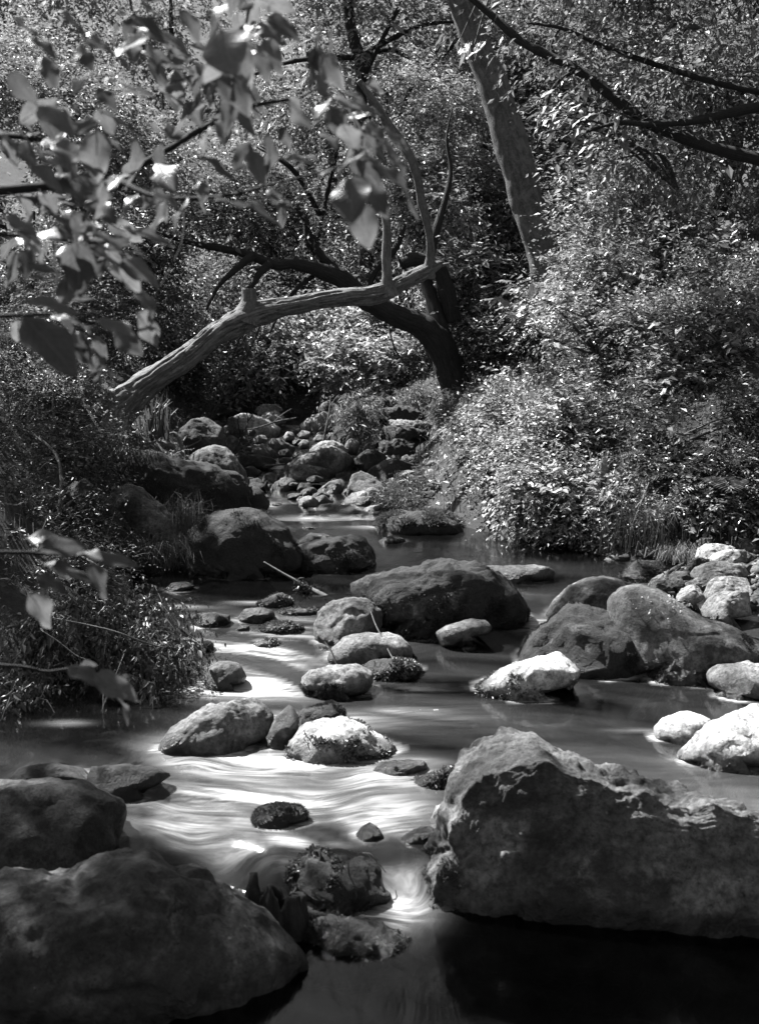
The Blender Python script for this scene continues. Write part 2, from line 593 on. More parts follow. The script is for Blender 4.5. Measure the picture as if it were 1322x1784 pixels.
wx = np.linspace(-2.5, 2.9, 210)
wy = grid_axis([(-2, 0), (2.4, 10), (3.25, 14), (3.65, 40), (8, 200), (14.2, 110)])
WX, WY = np.meshgrid(wx, wy)
LIPX = 0.07 * np.sin(WX * 3.1 + .6) + 0.05 * vnoise(np.stack([WX * 4, WX * 0, WX * 0], -1), 3)
WP = np.stack([WX, WY, zwater(WY + LIPX * (1 - sstep(3.7, 4.4, WY)))], -1).reshape(-1, 3)
wpx, wpy = project(WP)
# where the stream breaks white: (centre x, centre y, half width, half height, strength)
FOAM = [(430, 1130, 150, 38, 1.7), (350, 1108, 65, 26, 1.5), (500, 1095, 70, 16, .9), (480, 1190, 150, 22, 1.3),
        (360, 1150, 70, 34, 1.5), (330, 1300, 70, 18, .6), (470, 1330, 200, 18, .65), (400, 1395, 190, 55, .9),
        (330, 1440, 110, 50, .8), (470, 1490, 130, 45, 1.0), (600, 1365, 130, 36, .7), (650, 1420, 100, 34, .55), (560, 1255, 150, 14, .5),
        (700, 1555, 45, 40, 1.0), (560, 1570, 40, 20, .6), (690, 1525, 50, 14, .6), (715, 1330, 60, 8, .4),
        (500, 912, 32, 7, 1.0), (470, 880, 16, 8, .8), (540, 905, 60, 6, .4), (610, 905, 60, 4, .4), (660, 918, 50, 4, .3),
        (935, 1085, 22, 9, .9), (900, 1095, 40, 6, .3), (690, 1205, 55, 8, .55), (760, 1178, 45, 8, .25), (720, 1240, 70, 14, .4), (780, 1255, 60, 8, .3),
        (420, 1052, 60, 3, .5), (330, 1058, 60, 4, .5), (130, 1178, 60, 5, .5), (110, 1260, 40, 5, .3), (530, 745, 30, 6, .7), (510, 765, 20, 5, .6),
        (480, 812, 18, 4, .7), (455, 835, 12, 8, .5), (1100, 1275, 60, 4, .25), (1200, 1335, 40, 20, .2), (650, 1345, 60, 8, .4), (690, 1450, 60, 10, .35)]
foam = np.zeros(len(WP))
for cx, cy, rx, ry, s in FOAM:
    foam = np.maximum(foam, s * np.exp(-1.1 * (((wpx - cx) / rx) ** 2 + ((wpy - cy) / ry) ** 2)))
ca, sa = math.cos(math.radians(22)), math.sin(math.radians(22))
FU, FV = WP[:, 0] * ca - WP[:, 1] * sa, WP[:, 0] * sa + WP[:, 1] * ca
Q = np.stack([FU * 0.9, FV * 4.5, FU * 0], -1)
Q = Q + 0.35 * np.stack([vnoise(WP * 1.7, 50), vnoise(WP * 1.7, 51) * 2, FU * 0], -1)
st = fbm(Q, 4, 41, 0.6)
st2 = fbm(Q * np.array([0.5, 3.0, 1]) + 5, 3, 47, 0.6)
milky_sheen = (0.012 + 0.05 * (1 - sstep(5.6, 6.8, WP[:, 1])) * sstep(-1.1, -.4, WP[:, 0])) * np.clip(0.7 + 1.1 * fbm(Q * np.array([.7, .6, 1]) + 31, 4, 91), 0, 2) * sstep(3.4, 3.9, WP[:, 1])  # aerated tint plus averaged sky reflection; cut at left to paint shrub shade
foam = np.clip(milky_sheen + foam * np.clip(0.5 + 0.7 * st + 0.25 * st2, 0, 1.2) + .9 * np.exp(-(((wpx - 690) / 55) ** 2 + ((wpy - 1560) / 45) ** 2)), 0, 0.85)
dz = 0.010 * fbm(np.stack([FU * 1.2, FV * 2.2, FU * 0], -1), 2, 60) * (0.35 + 1.6 * np.minimum(foam, 1))
WP[:, 2] += dz
# ---------------------------------------------------------------- rocks
_ico = {}
def ico(sub):
    if sub not in _ico:
        bm = bmesh.new()
        bmesh.ops.create_icosphere(bm, subdivisions=sub, radius=1)
        bm.verts.ensure_lookup_table()
        V = np.array([v.co[:] for v in bm.verts])
        F = np.array([[v.index for v in f.verts] for f in bm.faces])[:, ::-1]   # rock axes are left-handed
        bm.free()
        _ico[sub] = (V, F)
    return _ico[sub]

rock_seed = [100]
ROCKS = {}
def rock(key, name, label, pts, mat='rock', base=None, Y=None, dep=0.8, sub=4, box=0.75, amp=0.06, cuts=3, group=None, cat=None, fine=0.6, tilt=0.0, layers=0.0, bottom=0.45, planes=(), hard=0.0):
    rock_seed[0] += 13
    sd_ = rock_seed[0]
    rng = np.random.default_rng(sd_)
    pts = np.array(pts, float)
    x0, x1 = pts[:, 0].min(), pts[:, 0].max()
    y0, y1 = pts[:, 1].min(), pts[:, 1].max()
    # close the outline below the part that shows
    xs = pts[np.argsort(pts[:, 0])]
    hh = max((y1 - y0), 0.25 * (x1 - x0))
    wd = x1 - x0
    poly = np.vstack([pts, [[x1 - .10 * wd, y1 + bottom * hh], [0.5 * (x0 + x1), y1 + (bottom + .12) * hh], [x0 + .10 * wd, y1 + bottom * hh]]])
    cx, cy = 0.5 * (x0 + x1), 0.5 * (y0 + y1 + bottom * hh)
    if Y is None:
        yf = on_water(cx, base if base is not None else y1)[1]
        hw = 0.5 * wd * yf / FPX
        Y = yf + 0.55 * dep * hw
    c = at(cx, cy, Y)
    wv = nrm(c - CAM)
    u = nrm(np.cross(wv, [0, 0, 1]))
    v = np.cross(u, wv)
    r = ray(poly[:, 0], poly[:, 1])
    t = ((c - CAM) @ wv) / (r @ wv)
    q = CAM + r * t[:, None] - c
    pu, pv = q @ u, q @ v
    # densify + polar radius
    a = np.r_[pu, pu[0]]; b = np.r_[pv, pv[0]]
    tt = np.linspace(0, len(pu), len(pu) * 24, endpoint=False)
    k = tt.astype(int)
    fu = a[k] + (a[k + 1] - a[k]) * (tt - k)
    fv = b[k] + (b[k + 1] - b[k]) * (tt - k)
    an = np.arctan2(fv, fu)
    rd = np.hypot(fu, fv)
    th = np.linspace(-math.pi, math.pi, 181)
    bins = np.array([rd[np.argmin(np.abs(np.angle(np.exp(1j * (an - x)))))] for x in th[:-1]])
    ker = np.array([1, 2, 1.0]); ker /= ker.sum()
    bins = np.convolve(np.r_[bins[-1:], bins, bins[:1]], ker, 'valid')
    bins = np.r_[bins, bins[0]]
    S, F = ico(sub)
    hw = 0.5 * (pu.max() - pu.min())
    D = dep * hw
    rs = np.hypot(S[:, 0], S[:, 1])
    R = np.interp(np.arctan2(S[:, 1], S[:, 0]), th, bins) * rs ** box
    ang = np.arctan2(S[:, 1], S[:, 0])
    cw = np.sign(S[:, 2]) * np.abs(S[:, 2]) ** 0.85 * D
    Lc = np.stack([R * np.cos(ang), R * np.sin(ang), cw], -1)
    # flattened faces, towards the viewer and on top
    size = float(np.sqrt(hw * max(1e-3, 0.5 * (pv.max() - pv.min()))))
    for i in range(cuts):
        az = rng.uniform(-1.1, 1.1)
        el = rng.uniform(-0.2, 0.9)
        n = np.array([math.sin(az) * math.cos(el), math.sin(el), -math.cos(az) * math.cos(el)])
        d = Lc @ n
        lim = d.max() * (rng.uniform(0.80, 0.93) - hard)
        over = np.maximum(d - lim, 0)
        Lc = Lc - (over * 0.85)[:, None] * n
    for n, lim in planes:
        n = nrm(np.array(n, float))
        d = Lc @ n
        over = np.maximum(d - d.max() * lim, 0)
        Lc = Lc - (over * 0.92)[:, None] * n
    nr = nrm(Lc * np.array([1 / max(hw, 1e-3) ** 2, 1 / max(pv.max(), 1e-3) ** 2, 1 / D ** 2]))
    P = Lc / size
    dsp = amp * fbm(P * 1.5 + sd_, 4, sd_) + amp * fine * fbm(P * 6 + sd_, 4 if sub < 6 else 6, sd_ + 5, 0.62)
    cr = vnoise(P * np.array([1.2, 2.4, 1.2]) + 40 + sd_, sd_ + 9) + 0.4 * vnoise(P * 3.1 + sd_, sd_ + 11)
    dsp -= amp * 0.7 * np.maximum(0, 0.12 - np.abs(cr)) / 0.12
    if layers:
        lv = Lc[:, 1] / size * 5 + 0.5 * fbm(P * 1.2, 2, sd_)
        dsp += layers * (np.abs((lv % 1) - 0.5) - 0.25)
    edge = 1.0
    Lc = Lc + nr * (dsp * size * edge)[:, None]
    Wd = c + Lc[:, :1] * u + Lc[:, 1:2] * v + Lc[:, 2:] * wv
    loc = np.array([c[0], c[1], max(Wd[:, 2].min(), min(zwater(c[1]) - .1, Wd[:, 2].min() + .2))])
    wl = zwater(Wd[:, 1])
    wet = 1 - sstep(0.02, 0.095, Wd[:, 2] - wl + 0.025 * fbm(Wd * 9, 3, sd_))
    o = add_mesh(name, Wd, F, M[mat], loc=loc, attrs={'wet': wet})
    tag(o, label, cat or name, group)
    ROCKS[key] = (o, Wd, F, nr[:, :1] * u + nr[:, 1:2] * v + nr[:, 2:] * wv)
    return o

B, K, S_ = 'boulder', 'rock', 'stone'
# the large stones of the near pool
rock('R1', B, 'huge dark boulder with a long sunlit sloping top beside the little waterfall',
     [(690, 1640), (694, 1600), (698, 1580), (704, 1545), (722, 1490), (755, 1445), (785, 1385), (812, 1330), (843, 1304), (895, 1293), (930, 1297), (962, 1313), (1010, 1333), (1060, 1346),
      (1120, 1361), (1200, 1376), (1275, 1396), (1335, 1412), (1420, 1450), (1440, 1640)], 'rock', Y=3.40, dep=0.62, sub=7, box=0.5, amp=0.05, cuts=1, fine=0.75, bottom=.45, planes=[((.02, -.33, -1), .44), ((.1, 1, .5), .9)])
rock('R2', B, 'large smooth rounded boulder with a lumpy surface beside the jagged broken stump',
     [(-150, 1660), (-120, 1560), (0, 1532), (60, 1525), (110, 1518), (190, 1493), (255, 1484), (300, 1497), (350, 1500), (385, 1525), (420, 1560), (470, 1602), (515, 1655), (528, 1685)],
     'rock', Y=2.97, dep=0.5, sub=6, box=0.7, amp=0.07, cuts=1, fine=0.4, bottom=.75)
rock('R3', B, 'dark blocky boulder with a squared shoulder standing in the white water',
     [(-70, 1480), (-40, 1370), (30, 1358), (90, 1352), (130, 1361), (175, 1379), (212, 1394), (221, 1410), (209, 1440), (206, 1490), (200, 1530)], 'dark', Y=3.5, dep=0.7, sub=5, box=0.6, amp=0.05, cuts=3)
rock('R4', K, 'low dark wedge rock pointing into the white water',
     [(150, 1368), (160, 1337), (200, 1330), (245, 1334), (280, 1342), (298, 1352), (268, 1370), (235, 1386)], 'dark', base=1388, dep=0.7, sub=4, amp=0.06)
rock('R5', K, 'low dark rock behind the blocky boulder',
     [(10, 1362), (40, 1333), (100, 1329), (150, 1338), (166, 1365)], 'dark', base=1370, dep=0.7, amp=0.05)
rock('R6', B, 'long grey boulder with a rounded back rising from foaming water',
     [(271, 1306), (290, 1280), (318, 1256), (340, 1238), (370, 1226), (395, 1222), (430, 1216), (455, 1221), (471, 1240), (477, 1262), (466, 1287), (430, 1302)], 'rock', base=1305, dep=0.8, sub=5, box=.62, amp=0.06)
rock('R7', K, 'upright slanting slab of rock leaning between two boulders',
     [(462, 1288), (480, 1250), (505, 1224), (515, 1233), (523, 1255), (516, 1280), (500, 1300), (476, 1300)], 'rock', base=1302, dep=0.9, amp=0.03, cuts=5, box=.6)
rock('R8', K, 'dark mossy rock behind the slanting slab',
     [(512, 1262), (524, 1236), (555, 1228), (580, 1223), (598, 1234), (603, 1248), (560, 1264)], 'mossy', base=1272, dep=0.9, amp=0.06)
rock('R9', B, 'sunlit pale boulder with a skirt of leafy water weed',
     [(492, 1312), (508, 1286), (530, 1266), (560, 1253), (600, 1248), (630, 1261), (665, 1283), (692, 1305), (680, 1319), (600, 1326)], 'white', base=1320, dep=0.8, sub=5, amp=0.05)
rock('R10', K, 'flat topped pale rock with an overhanging dark mossy foot',
     [(525, 1182), (540, 1168), (585, 1160), (630, 1159), (648, 1170), (648, 1190), (640, 1206), (600, 1213), (560, 1212), (531, 1198)], 'pale', base=1212, dep=0.8, sub=5, amp=0.06, box=.6)
rock('R11', K, 'low rock covered with wet weed beside the flat topped pale rock',
     [(618, 1166), (650, 1149), (690, 1145), (720, 1152), (739, 1163), (720, 1173), (660, 1179)], 'mossy', base=1178, dep=0.8, amp=0.05)
rock('R12', B, 'smooth oval grey boulder with a clean rounded top in midstream',
     [(568, 1150), (575, 1130), (600, 1110), (635, 1102), (675, 1102), (700, 1110), (716, 1128), (719, 1146), (650, 1154)], 'pale', base=1153, dep=0.85, sub=5, box=.6, amp=0.035, cuts=1)
rock('R13', B, 'rough steep sided boulder touching the great mossy boulder',
     [(546, 1116), (547, 1085), (560, 1062), (580, 1048), (615, 1041), (640, 1047), (666, 1064), (664, 1092), (640, 1118)], 'rock', base=1117, dep=0.9, sub=5, box=.62, amp=0.06)
rock('R14', B, 'great humped boulder with dark moss on its front in midstream',
     [(612, 1020), (640, 1005), (690, 995), (730, 985), (770, 975), (810, 980), (850, 990), (880, 1005), (905, 1035), (918, 1065), (915, 1086), (860, 1098), (700, 1097), (640, 1082), (618, 1042)],
     'mossy', base=1097, dep=0.75, sub=6, box=.55, amp=0.05)
rock('R15', K, 'long low rock behind the great mossy boulder in the still pool',
     [(835, 990), (850, 985), (880, 985), (930, 983), (960, 988), (969, 1000), (960, 1011), (900, 1016)], 'rock', base=1014, dep=0.6, amp=0.04)
rock('R16', S_, 'flat oval pale stone lying in front of the great mossy boulder',
     [(757, 1101), (775, 1090), (820, 1078), (845, 1080), (858, 1093), (850, 1106), (800, 1111)], 'pale', Y=5.62, dep=0.8, amp=0.03, cuts=0, box=.65)
rock('R17', B, 'brightest sunlit wedge boulder fringed with weed in the dark pool',
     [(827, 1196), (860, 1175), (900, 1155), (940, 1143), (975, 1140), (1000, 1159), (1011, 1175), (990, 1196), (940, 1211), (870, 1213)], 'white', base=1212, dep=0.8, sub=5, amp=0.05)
rock('R18', B, 'domed dark boulder with a moss beard in front of two joined boulders',
     [(904, 1152), (915, 1115), (940, 1085), (975, 1060), (1000, 1051), (1035, 1060), (1075, 1070), (1110, 1090), (1132, 1140), (1120, 1166)], 'mossy', base=1166, dep=0.8, sub=5, box=.6, amp=0.05)
rock('R19', B, 'smooth rounded grey boulder behind the domed mossy boulder',
     [(950, 1072), (965, 1045), (990, 1020), (1020, 1008), (1050, 1005), (1080, 1012), (1096, 1025), (1092, 1062)], 'rock', base=1082, dep=0.85, sub=5, box=.65, amp=0.035, cuts=1)
rock('R20', B, 'broad smooth boulder sprinkled with fallen petals beside the stone heap',
     [(1058, 1090), (1060, 1046), (1080, 1023), (1110, 1017), (1140, 1025), (1180, 1045), (1220, 1070), (1265, 1086), (1325, 1120), (1345, 1172), (1250, 1178), (1120, 1166)], 'rock', base=1176, dep=0.7, sub=6, box=.6, amp=0.035, cuts=1, fine=.25)
rock('R21', K, 'sunlit rock at the pool edge below the petal sprinkled boulder',
     [(1229, 1168), (1250, 1158), (1300, 1150), (1345, 1160), (1350, 1232), (1270, 1204)], 'pale', base=1215, dep=0.8, amp=0.05)
rock('R22', K, 'small pale rock mirrored in still water beside a bleached boulder',
     [(1139, 1268), (1150, 1250), (1185, 1240), (1210, 1242), (1235, 1255), (1242, 1270), (1226, 1291), (1180, 1296), (1150, 1291)], 'white', base=1293, dep=0.8, amp=0.05)
rock('R23', B, 'bleached white sloping boulder behind the huge dark boulder',
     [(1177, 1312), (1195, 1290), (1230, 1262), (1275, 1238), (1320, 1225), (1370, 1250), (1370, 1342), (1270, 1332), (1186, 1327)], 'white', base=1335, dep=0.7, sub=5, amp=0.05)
rock('R24', S_, 'small black moss covered stone alone in the white water',
     [(442, 1426), (448, 1406), (470, 1400), (500, 1400), (525, 1403), (538, 1415), (533, 1431), (490, 1441)], 'mossy', base=1438, dep=0.7, amp=0.05)
rock('R25', S_, 'little pointed dark stone beside scattered dead leaves',
     [(619, 1453), (632, 1437), (645, 1432), (660, 1442), (669, 1461), (640, 1466)], 'dark', base=1463, dep=0.8, amp=0.04)
rock('R25b', S_, 'flat wet stone under scattered dead leaves beside the huge dark boulder',
     [(695, 1462), (715, 1446), (745, 1438), (765, 1445), (760, 1466), (720, 1470)], 'dark', base=1468, dep=0.8, amp=0.05)
rock('R25c', S_, 'pale stone wedged against the huge dark boulder',
     [(748, 1428), (760, 1405), (785, 1390), (806, 1386), (800, 1420), (770, 1436)], 'white', base=1436, dep=0.8, amp=0.06)
rock('R27', S_, 'flat low stone half white and half black in shallow water',
     [(648, 1343), (665, 1326), (715, 1322), (740, 1328), (746, 1338), (720, 1349), (670, 1351)], 'pale', base=1347, dep=0.7, amp=0.05)
rock('R28', K, 'rounded mound of rock with roots and weed above the little waterfall',
     [(498, 1508), (545, 1482), (585, 1475), (630, 1480), (660, 1500), (682, 1530), (692, 1570), (650, 1600), (560, 1596), (526, 1560)], 'mossy', Y=3.42, dep=0.9, sub=5, amp=0.08)
rock('R28b', B, 'dark wet boulder under the mound of roots beside the waterfall',
     [(505, 1680), (525, 1635), (560, 1604), (620, 1597), (670, 1608), (715, 1640), (735, 1672)], 'dark', Y=3.16, dep=0.7, sub=5, amp=0.08)
rock('R30', S_, 'small round grey stone below drooping twigs in white water',
     [(356, 1187), (362, 1165), (380, 1152), (400, 1150), (418, 1158), (431, 1178), (426, 1191), (380, 1198)], 'rock', base=1196, dep=0.9, amp=0.04, cuts=1)
rock('R31', S_, 'low black mossy stone at the head of the rapids',
     [(334, 1084), (345, 1068), (375, 1066), (400, 1072), (403, 1086), (365, 1093)], 'mossy', base=1091, dep=0.8, amp=0.05)
rock('R32', S_, 'smooth brownish grey loaf shaped stone at the head of the rapids',
     [(414, 1076), (425, 1060), (455, 1058), (475, 1063), (481, 1075), (460, 1084), (425, 1085)], 'rock', base=1083, dep=0.8, amp=0.03, cuts=1)
rock('R35', S_, 'flat weedy stone awash in the rapids',
     [(438, 1122), (455, 1114), (480, 1114), (494, 1122), (470, 1127)], 'pale', base=1125, dep=0.8, amp=0.05)
rock('R36', B, 'tall rounded boulder blotched with moss standing in the dark pool',
     [(324, 990), (328, 930), (350, 902), (400, 888), (430, 886), (465, 895), (500, 925), (525, 965), (532, 990), (500, 1002), (400, 1006), (350, 1002)], 'mossy', base=1002, dep=0.7, sub=5, box=.6, amp=0.045)
rock('R37', B, 'blunt dark boulder beside the tall rounded mossy boulder',
     [(510, 978), (520, 948), (560, 938), (600, 933), (635, 938), (650, 960), (656, 985), (620, 998), (540, 996)], 'mossy', base=994, dep=0.8, sub=5, box=.55, amp=0.05)
rock('R38', S_, 'thin low stone lying behind the blunt dark boulder',
     [(512, 947), (540, 928), (565, 930), (592, 939)], 'rock', base=945, dep=0.7, amp=0.05)
rock('R39', B, 'very long low boulder lying along the foot of the bank',
     [(200, 815), (207, 790), (225, 783), (260, 787), (320, 803), (380, 815), (420, 828), (433, 845), (432, 870), (438, 884), (400, 902), (280, 892), (220, 855)], 'mossy', Y=8.7, dep=0.55, sub=5, box=.55, amp=0.06)
rock('R40', B, 'rounded grey boulder behind the very long low boulder',
     [(318, 799), (345, 782), (375, 776), (395, 780), (415, 800), (430, 830), (434, 855)], 'rock', Y=9.3, dep=0.8, sub=5, box=.65, amp=0.045)
rock('R41', K, 'rounded mossy rock at the end of the very long boulder',
     [(424, 866), (432, 850), (445, 846), (460, 856), (471, 876), (462, 895), (430, 899)], 'mossy', base=897, dep=0.9, amp=0.05)
rock('R42', B, 'angular boulder with a flat pale face and dark undercut on the bank',
     [(183, 873), (200, 850), (228, 843), (250, 851), (265, 864), (290, 885), (305, 910), (313, 942), (262, 948), (208, 905)], 'rock', Y=7.6, dep=0.6, sub=5, box=.5, amp=0.035, cuts=4)
rock('R43', B, 'low overgrown boulder buried in brush on the bank',
     [(60, 960), (90, 880), (120, 838), (150, 833), (185, 870), (225, 915), (262, 955), (285, 1000), (200, 1015)], 'mossy', Y=7.0, dep=0.5, sub=5, amp=0.07)
rock('R44', S_, 'small rounded stone at the waterline beside a grass tuft',
     [(308, 955), (325, 942), (340, 948), (356, 968), (362, 986), (330, 984)], 'rock', Y=7.25, dep=0.9, amp=0.06)
rock('R45', S_, 'little pale stone under grass blades at the waterline',
     [(328, 1003), (334, 986), (344, 986), (350, 1000), (346, 1012)], 'pale', Y=7.05, dep=0.9, amp=0.04)
rock('R46', S_, 'flat dark stone awash below the grass tuft',
     [(284, 1030), (300, 1015), (325, 1013), (343, 1021), (320, 1032)], 'dark', base=1030, dep=0.7, amp=0.04)
rock('R47', B, 'black mossy boulder in deep shade below the dead trunk',
     [(300, 792), (312, 748), (335, 730), (365, 728), (388, 745), (396, 780), (380, 800)], 'dark', Y=10.2, dep=0.8, sub=5, amp=0.05)

# the tumble of stones up the stream
def Yc(py):           # distance up the cascade by the row a stone stands in
    return float(on_water(540, py)[1])
CAS = [
 ('C1', B, 'broad pale sunlit slab with a dark undercut at the head of the cascade', [(394, 737), (400, 728), (418, 721), (440, 723), (460, 729), (491, 743), (486, 760), (470, 772), (430, 777), (405, 762)], 'white', 12.6, 4),
 ('C2', K, 'rounded pale rock behind the broad pale slab', [(452, 730), (462, 717), (482, 715), (494, 725), (500, 737), (470, 742)], 'pale', 13.2, 2),
 ('C3', K, 'dark rock with a lit flat top at the far edge of the cascade', [(446, 713), (458, 704), (482, 705), (495, 715), (470, 722)], 'pale', 13.8, 2),
 ('C4', K, 'small grey rock in shade under the broad pale slab', [(390, 774), (400, 757), (413, 763), (425, 777), (416, 787)], 'rock', 11.6, 2),
 ('C5', K, 'domed grey rock in the left side of the cascade', [(433, 791), (442, 779), (453, 773), (465, 775), (478, 784), (488, 798), (453, 802)], 'rock', 11.4, 1),
 ('C6', K, 'tilted grey rock leaning beside the domed grey rock', [(464, 775), (474, 763), (489, 766), (515, 779), (513, 789), (502, 799), (482, 794)], 'rock', 11.7, 3),
 ('C7', K, 'long black rock under the domed grey rock', [(415, 801), (427, 792), (453, 793), (484, 802), (476, 815), (434, 815)], 'dark', 11.1, 2),
 ('C8', B, 'large sloping boulder lit on top at the far right of the cascade', [(522, 740), (543, 723), (562, 719), (596, 712), (608, 719), (602, 745), (572, 753), (543, 757)], 'pale', 12.9, 3),
 ('C9', K, 'rounded rock behind the large sloping boulder', [(552, 717), (562, 701), (572, 697), (587, 705), (600, 713)], 'rock', 13.8, 2),
 ('C10', K, 'steep dark rock below the hanging grass', [(575, 763), (585, 743), (605, 735), (617, 748), (616, 765), (589, 771)], 'dark', 12.0, 2),
 ('C11', K, 'pale crested rock just above the biggest cascade boulder', [(538, 784), (558, 770), (580, 766), (598, 775), (614, 790)], 'pale', 11.6, 3),
 ('C12', B, 'biggest dark humped boulder in the middle of the cascade', [(495, 810), (529, 792), (563, 781), (583, 779), (607, 791), (624, 802), (624, 822), (589, 830), (552, 822)], 'rock', 11.0, 2),
 ('C13', B, 'flat ridged boulder below the biggest cascade boulder', [(482, 834), (498, 815), (525, 808), (562, 815), (595, 823), (563, 838), (522, 842)], 'rock', 10.5, 2),
 ('C14', K, 'rounded dark rock beside the trickle', [(470, 855), (478, 841), (496, 831), (511, 835), (519, 846), (507, 857)], 'rock', 10.1, 1),
 ('C15', S_, 'small stone between the rounded dark rock and a wide grey rock', [(517, 853), (522, 841), (540, 841), (547, 853)], 'rock', 10.0, 1),
 ('C16', S_, 'small low stone just above the upper pool', [(523, 864), (538, 853), (552, 855), (556, 866)], 'dark', 9.8, 1),
 ('C17', K, 'wide grey rock below the flat ridged boulder', [(553, 854), (571, 841), (594, 833), (604, 841), (596, 861), (558, 864)], 'rock', 10.0, 1),
 ('C18', K, 'humped grey rock standing at the edge of the upper pool', [(524, 896), (532, 877), (547, 866), (565, 863), (583, 872), (586, 883), (569, 892)], 'rock', 9.45, 2),
 ('C19', S_, 'round stone before the humped grey rock', [(541, 891), (549, 883), (562, 888), (570, 896), (552, 900)], 'rock', 9.25, 0),
 ('C20', S_, 'round dark stone beside the white trickle', [(511, 875), (523, 864), (535, 870), (525, 879)], 'rock', 9.6, 0),
 ('C21', S_, 'small stone in the upper pool below a lit rock', [(580, 899), (594, 886), (612, 890), (619, 901)], 'rock', 9.25, 1),
 ('C22', K, 'smooth dark rock at the foot of the long black rock', [(419, 816), (440, 812), (457, 821), (449, 832), (429, 830)], 'dark', 10.6, 1),
 ('C23', K, 'smooth wet rock at the end of the rounded grey boulder', [(430, 836), (449, 833), (464, 842), (463, 854), (440, 852)], 'dark', 10.0, 1),
 ('D2', K, 'dark rounded rock below the hanging grass beside the ledge', [(617, 796), (637, 784), (659, 784), (676, 796), (664, 814), (630, 812)], 'dark', 11.0, 2),
 ('D3', K, 'wide dark rock at the foot of the layered ledge', [(638, 820), (665, 804), (694, 799), (723, 808), (720, 831), (659, 831)], 'dark', 10.6, 2),
 ('D4', K, 'leaning pointed rock beside the layered ledge', [(741, 824), (765, 792), (777, 786), (788, 792), (795, 810), (777, 824)], 'rock', 10.4, 2),
 ('D5', S_, 'small dark rock behind the flat sunlit rock', [(785, 812), (795, 801), (812, 802), (818, 812)], 'dark', 10.6, 1),
 ('D6', B, 'square rock with a flat sunlit top under the bushes', [(768, 826), (788, 816), (816, 817), (843, 820), (842, 836), (832, 848), (777, 850)], 'pale', 9.6, 2),
 ('D7', B, 'rounded two lobed grey boulder right of the flat ridged boulder', [(603, 857), (612, 826), (628, 820), (649, 829), (669, 843), (668, 859), (639, 864)], 'rock', 9.9, 2),
 ('D8', K, 'smooth lit rock below the two lobed boulder', [(599, 871), (612, 859), (635, 855), (648, 863), (638, 879), (610, 880)], 'pale', 9.5, 1),
 ('D9', S_, 'small grey stone under the smooth lit rock', [(585, 886), (598, 874), (612, 877), (614, 890)], 'rock', 9.4, 1),
 ('D10', K, 'pale rock at the pool edge beside the grassy hummock', [(625, 894), (643, 881), (663, 879), (660, 897)], 'white', 9.25, 1),
 ('E1', S_, 'small white stone wedged in the upper cascade', [(493, 762), (500, 752), (511, 753), (514, 763)], 'white', 12.2, 1),
 ('E2', S_, 'small white stone wedged in the upper cascade', [(517, 758), (526, 750), (540, 752), (541, 760)], 'white', 12.3, 1),
 ('E3', S_, 'small white stone wedged in the upper cascade', [(519, 774), (527, 765), (538, 767), (540, 777)], 'pale', 11.9, 1),
 ('E4', S_, 'small white stone wedged in the upper cascade', [(545, 766), (552, 757), (565, 758), (571, 766)], 'pale', 12.1, 1),
 ('E5', S_, 'small white stone wedged in the upper cascade', [(506, 800), (514, 788), (526, 785), (531, 796)], 'pale', 11.3, 1),
 ('E6', S_, 'small white stone wedged in the upper cascade', [(600, 778), (606, 766), (617, 762), (626, 770), (624, 782)], 'pale', 11.6, 1),
 ('E7', S_, 'tiny stone awash in the upper pool', [(549, 908), (554, 900), (562, 902), (565, 909)], 'rock', 9.0, 0),
 ('E8', S_, 'tiny stone awash in the upper pool', [(564, 907), (573, 898), (585, 900), (590, 908)], 'rock', 9.05, 0),
 ('E9', S_, 'tiny stone awash in the upper pool', [(606, 912), (614, 902), (626, 903), (632, 912)], 'dark', 8.95, 0),
 ('E10', S_, 'tiny stone awash in the upper pool', [(640, 912), (650, 900), (662, 903), (668, 913)], 'dark', 8.95, 0),
 ('E11', K, 'dark mossy stone awash beside the grassy hummock', [(655, 946), (668, 937), (695, 935), (709, 942), (690, 948)], 'dark', 8.0, 0),
 ('E12', S_, 'flat dark stone awash between the blunt boulder and the upper pool', [(513, 926), (530, 917), (560, 918), (566, 926)], 'dark', 8.55, 0),
]
for key, nm, lab, pts, mt, Y, cu in CAS:
    g_ = {'E': None}.get(key[0], None)
    if 'wedged in the upper cascade' in lab:
        g_ = 'small white stones in the cascade'
    if 'tiny stone awash' in lab:
        g_ = 'tiny stones in the upper pool'
    rock(key, nm, lab, pts, mt, Y=Y, dep=0.85, sub=4 if nm != S_ else 3, amp=0.055, cuts=cu + 4, group=g_, box=.5, hard=.1)

rl = np.random.default_rng(333)
for i in range(64):
    py = rl.uniform(728, 888)
    lo, hi_ = np.interp(py, [720, 800, 860, 890], [420, 440, 470, 480]), np.interp(py, [720, 790, 860, 890], [610, 690, 690, 640])
    px, w_ = rl.uniform(lo, hi_), rl.uniform(7, 15) * (0.7 + (py - 700) / 300)
    h_ = w_ * rl.uniform(.32, .7)
    pts = [(px - w_, py + h_ * .3), (px - w_ * rl.uniform(.6, .9), py - h_ * .4), (px - w_ * rl.uniform(0, .4), py - h_ * .8), (px + w_ * rl.uniform(.2, .6), py - h_ * rl.uniform(.6, .9)), (px + w_ * rl.uniform(.8, 1), py - h_ * .1), (px + w_ * .9, py + h_ * .4)]
    rock('G%d' % i, S_, 'loose angular stone jammed between the cascade boulders', pts, ['rock', 'pale', 'dark', 'rock'][i % 4], Y=max(9.35, Yc(py + h_) + rl.uniform(-.1, .3)), dep=.85, sub=4, amp=.05, cuts=7, box=.45, hard=.12, group='loose stones in the cascade')

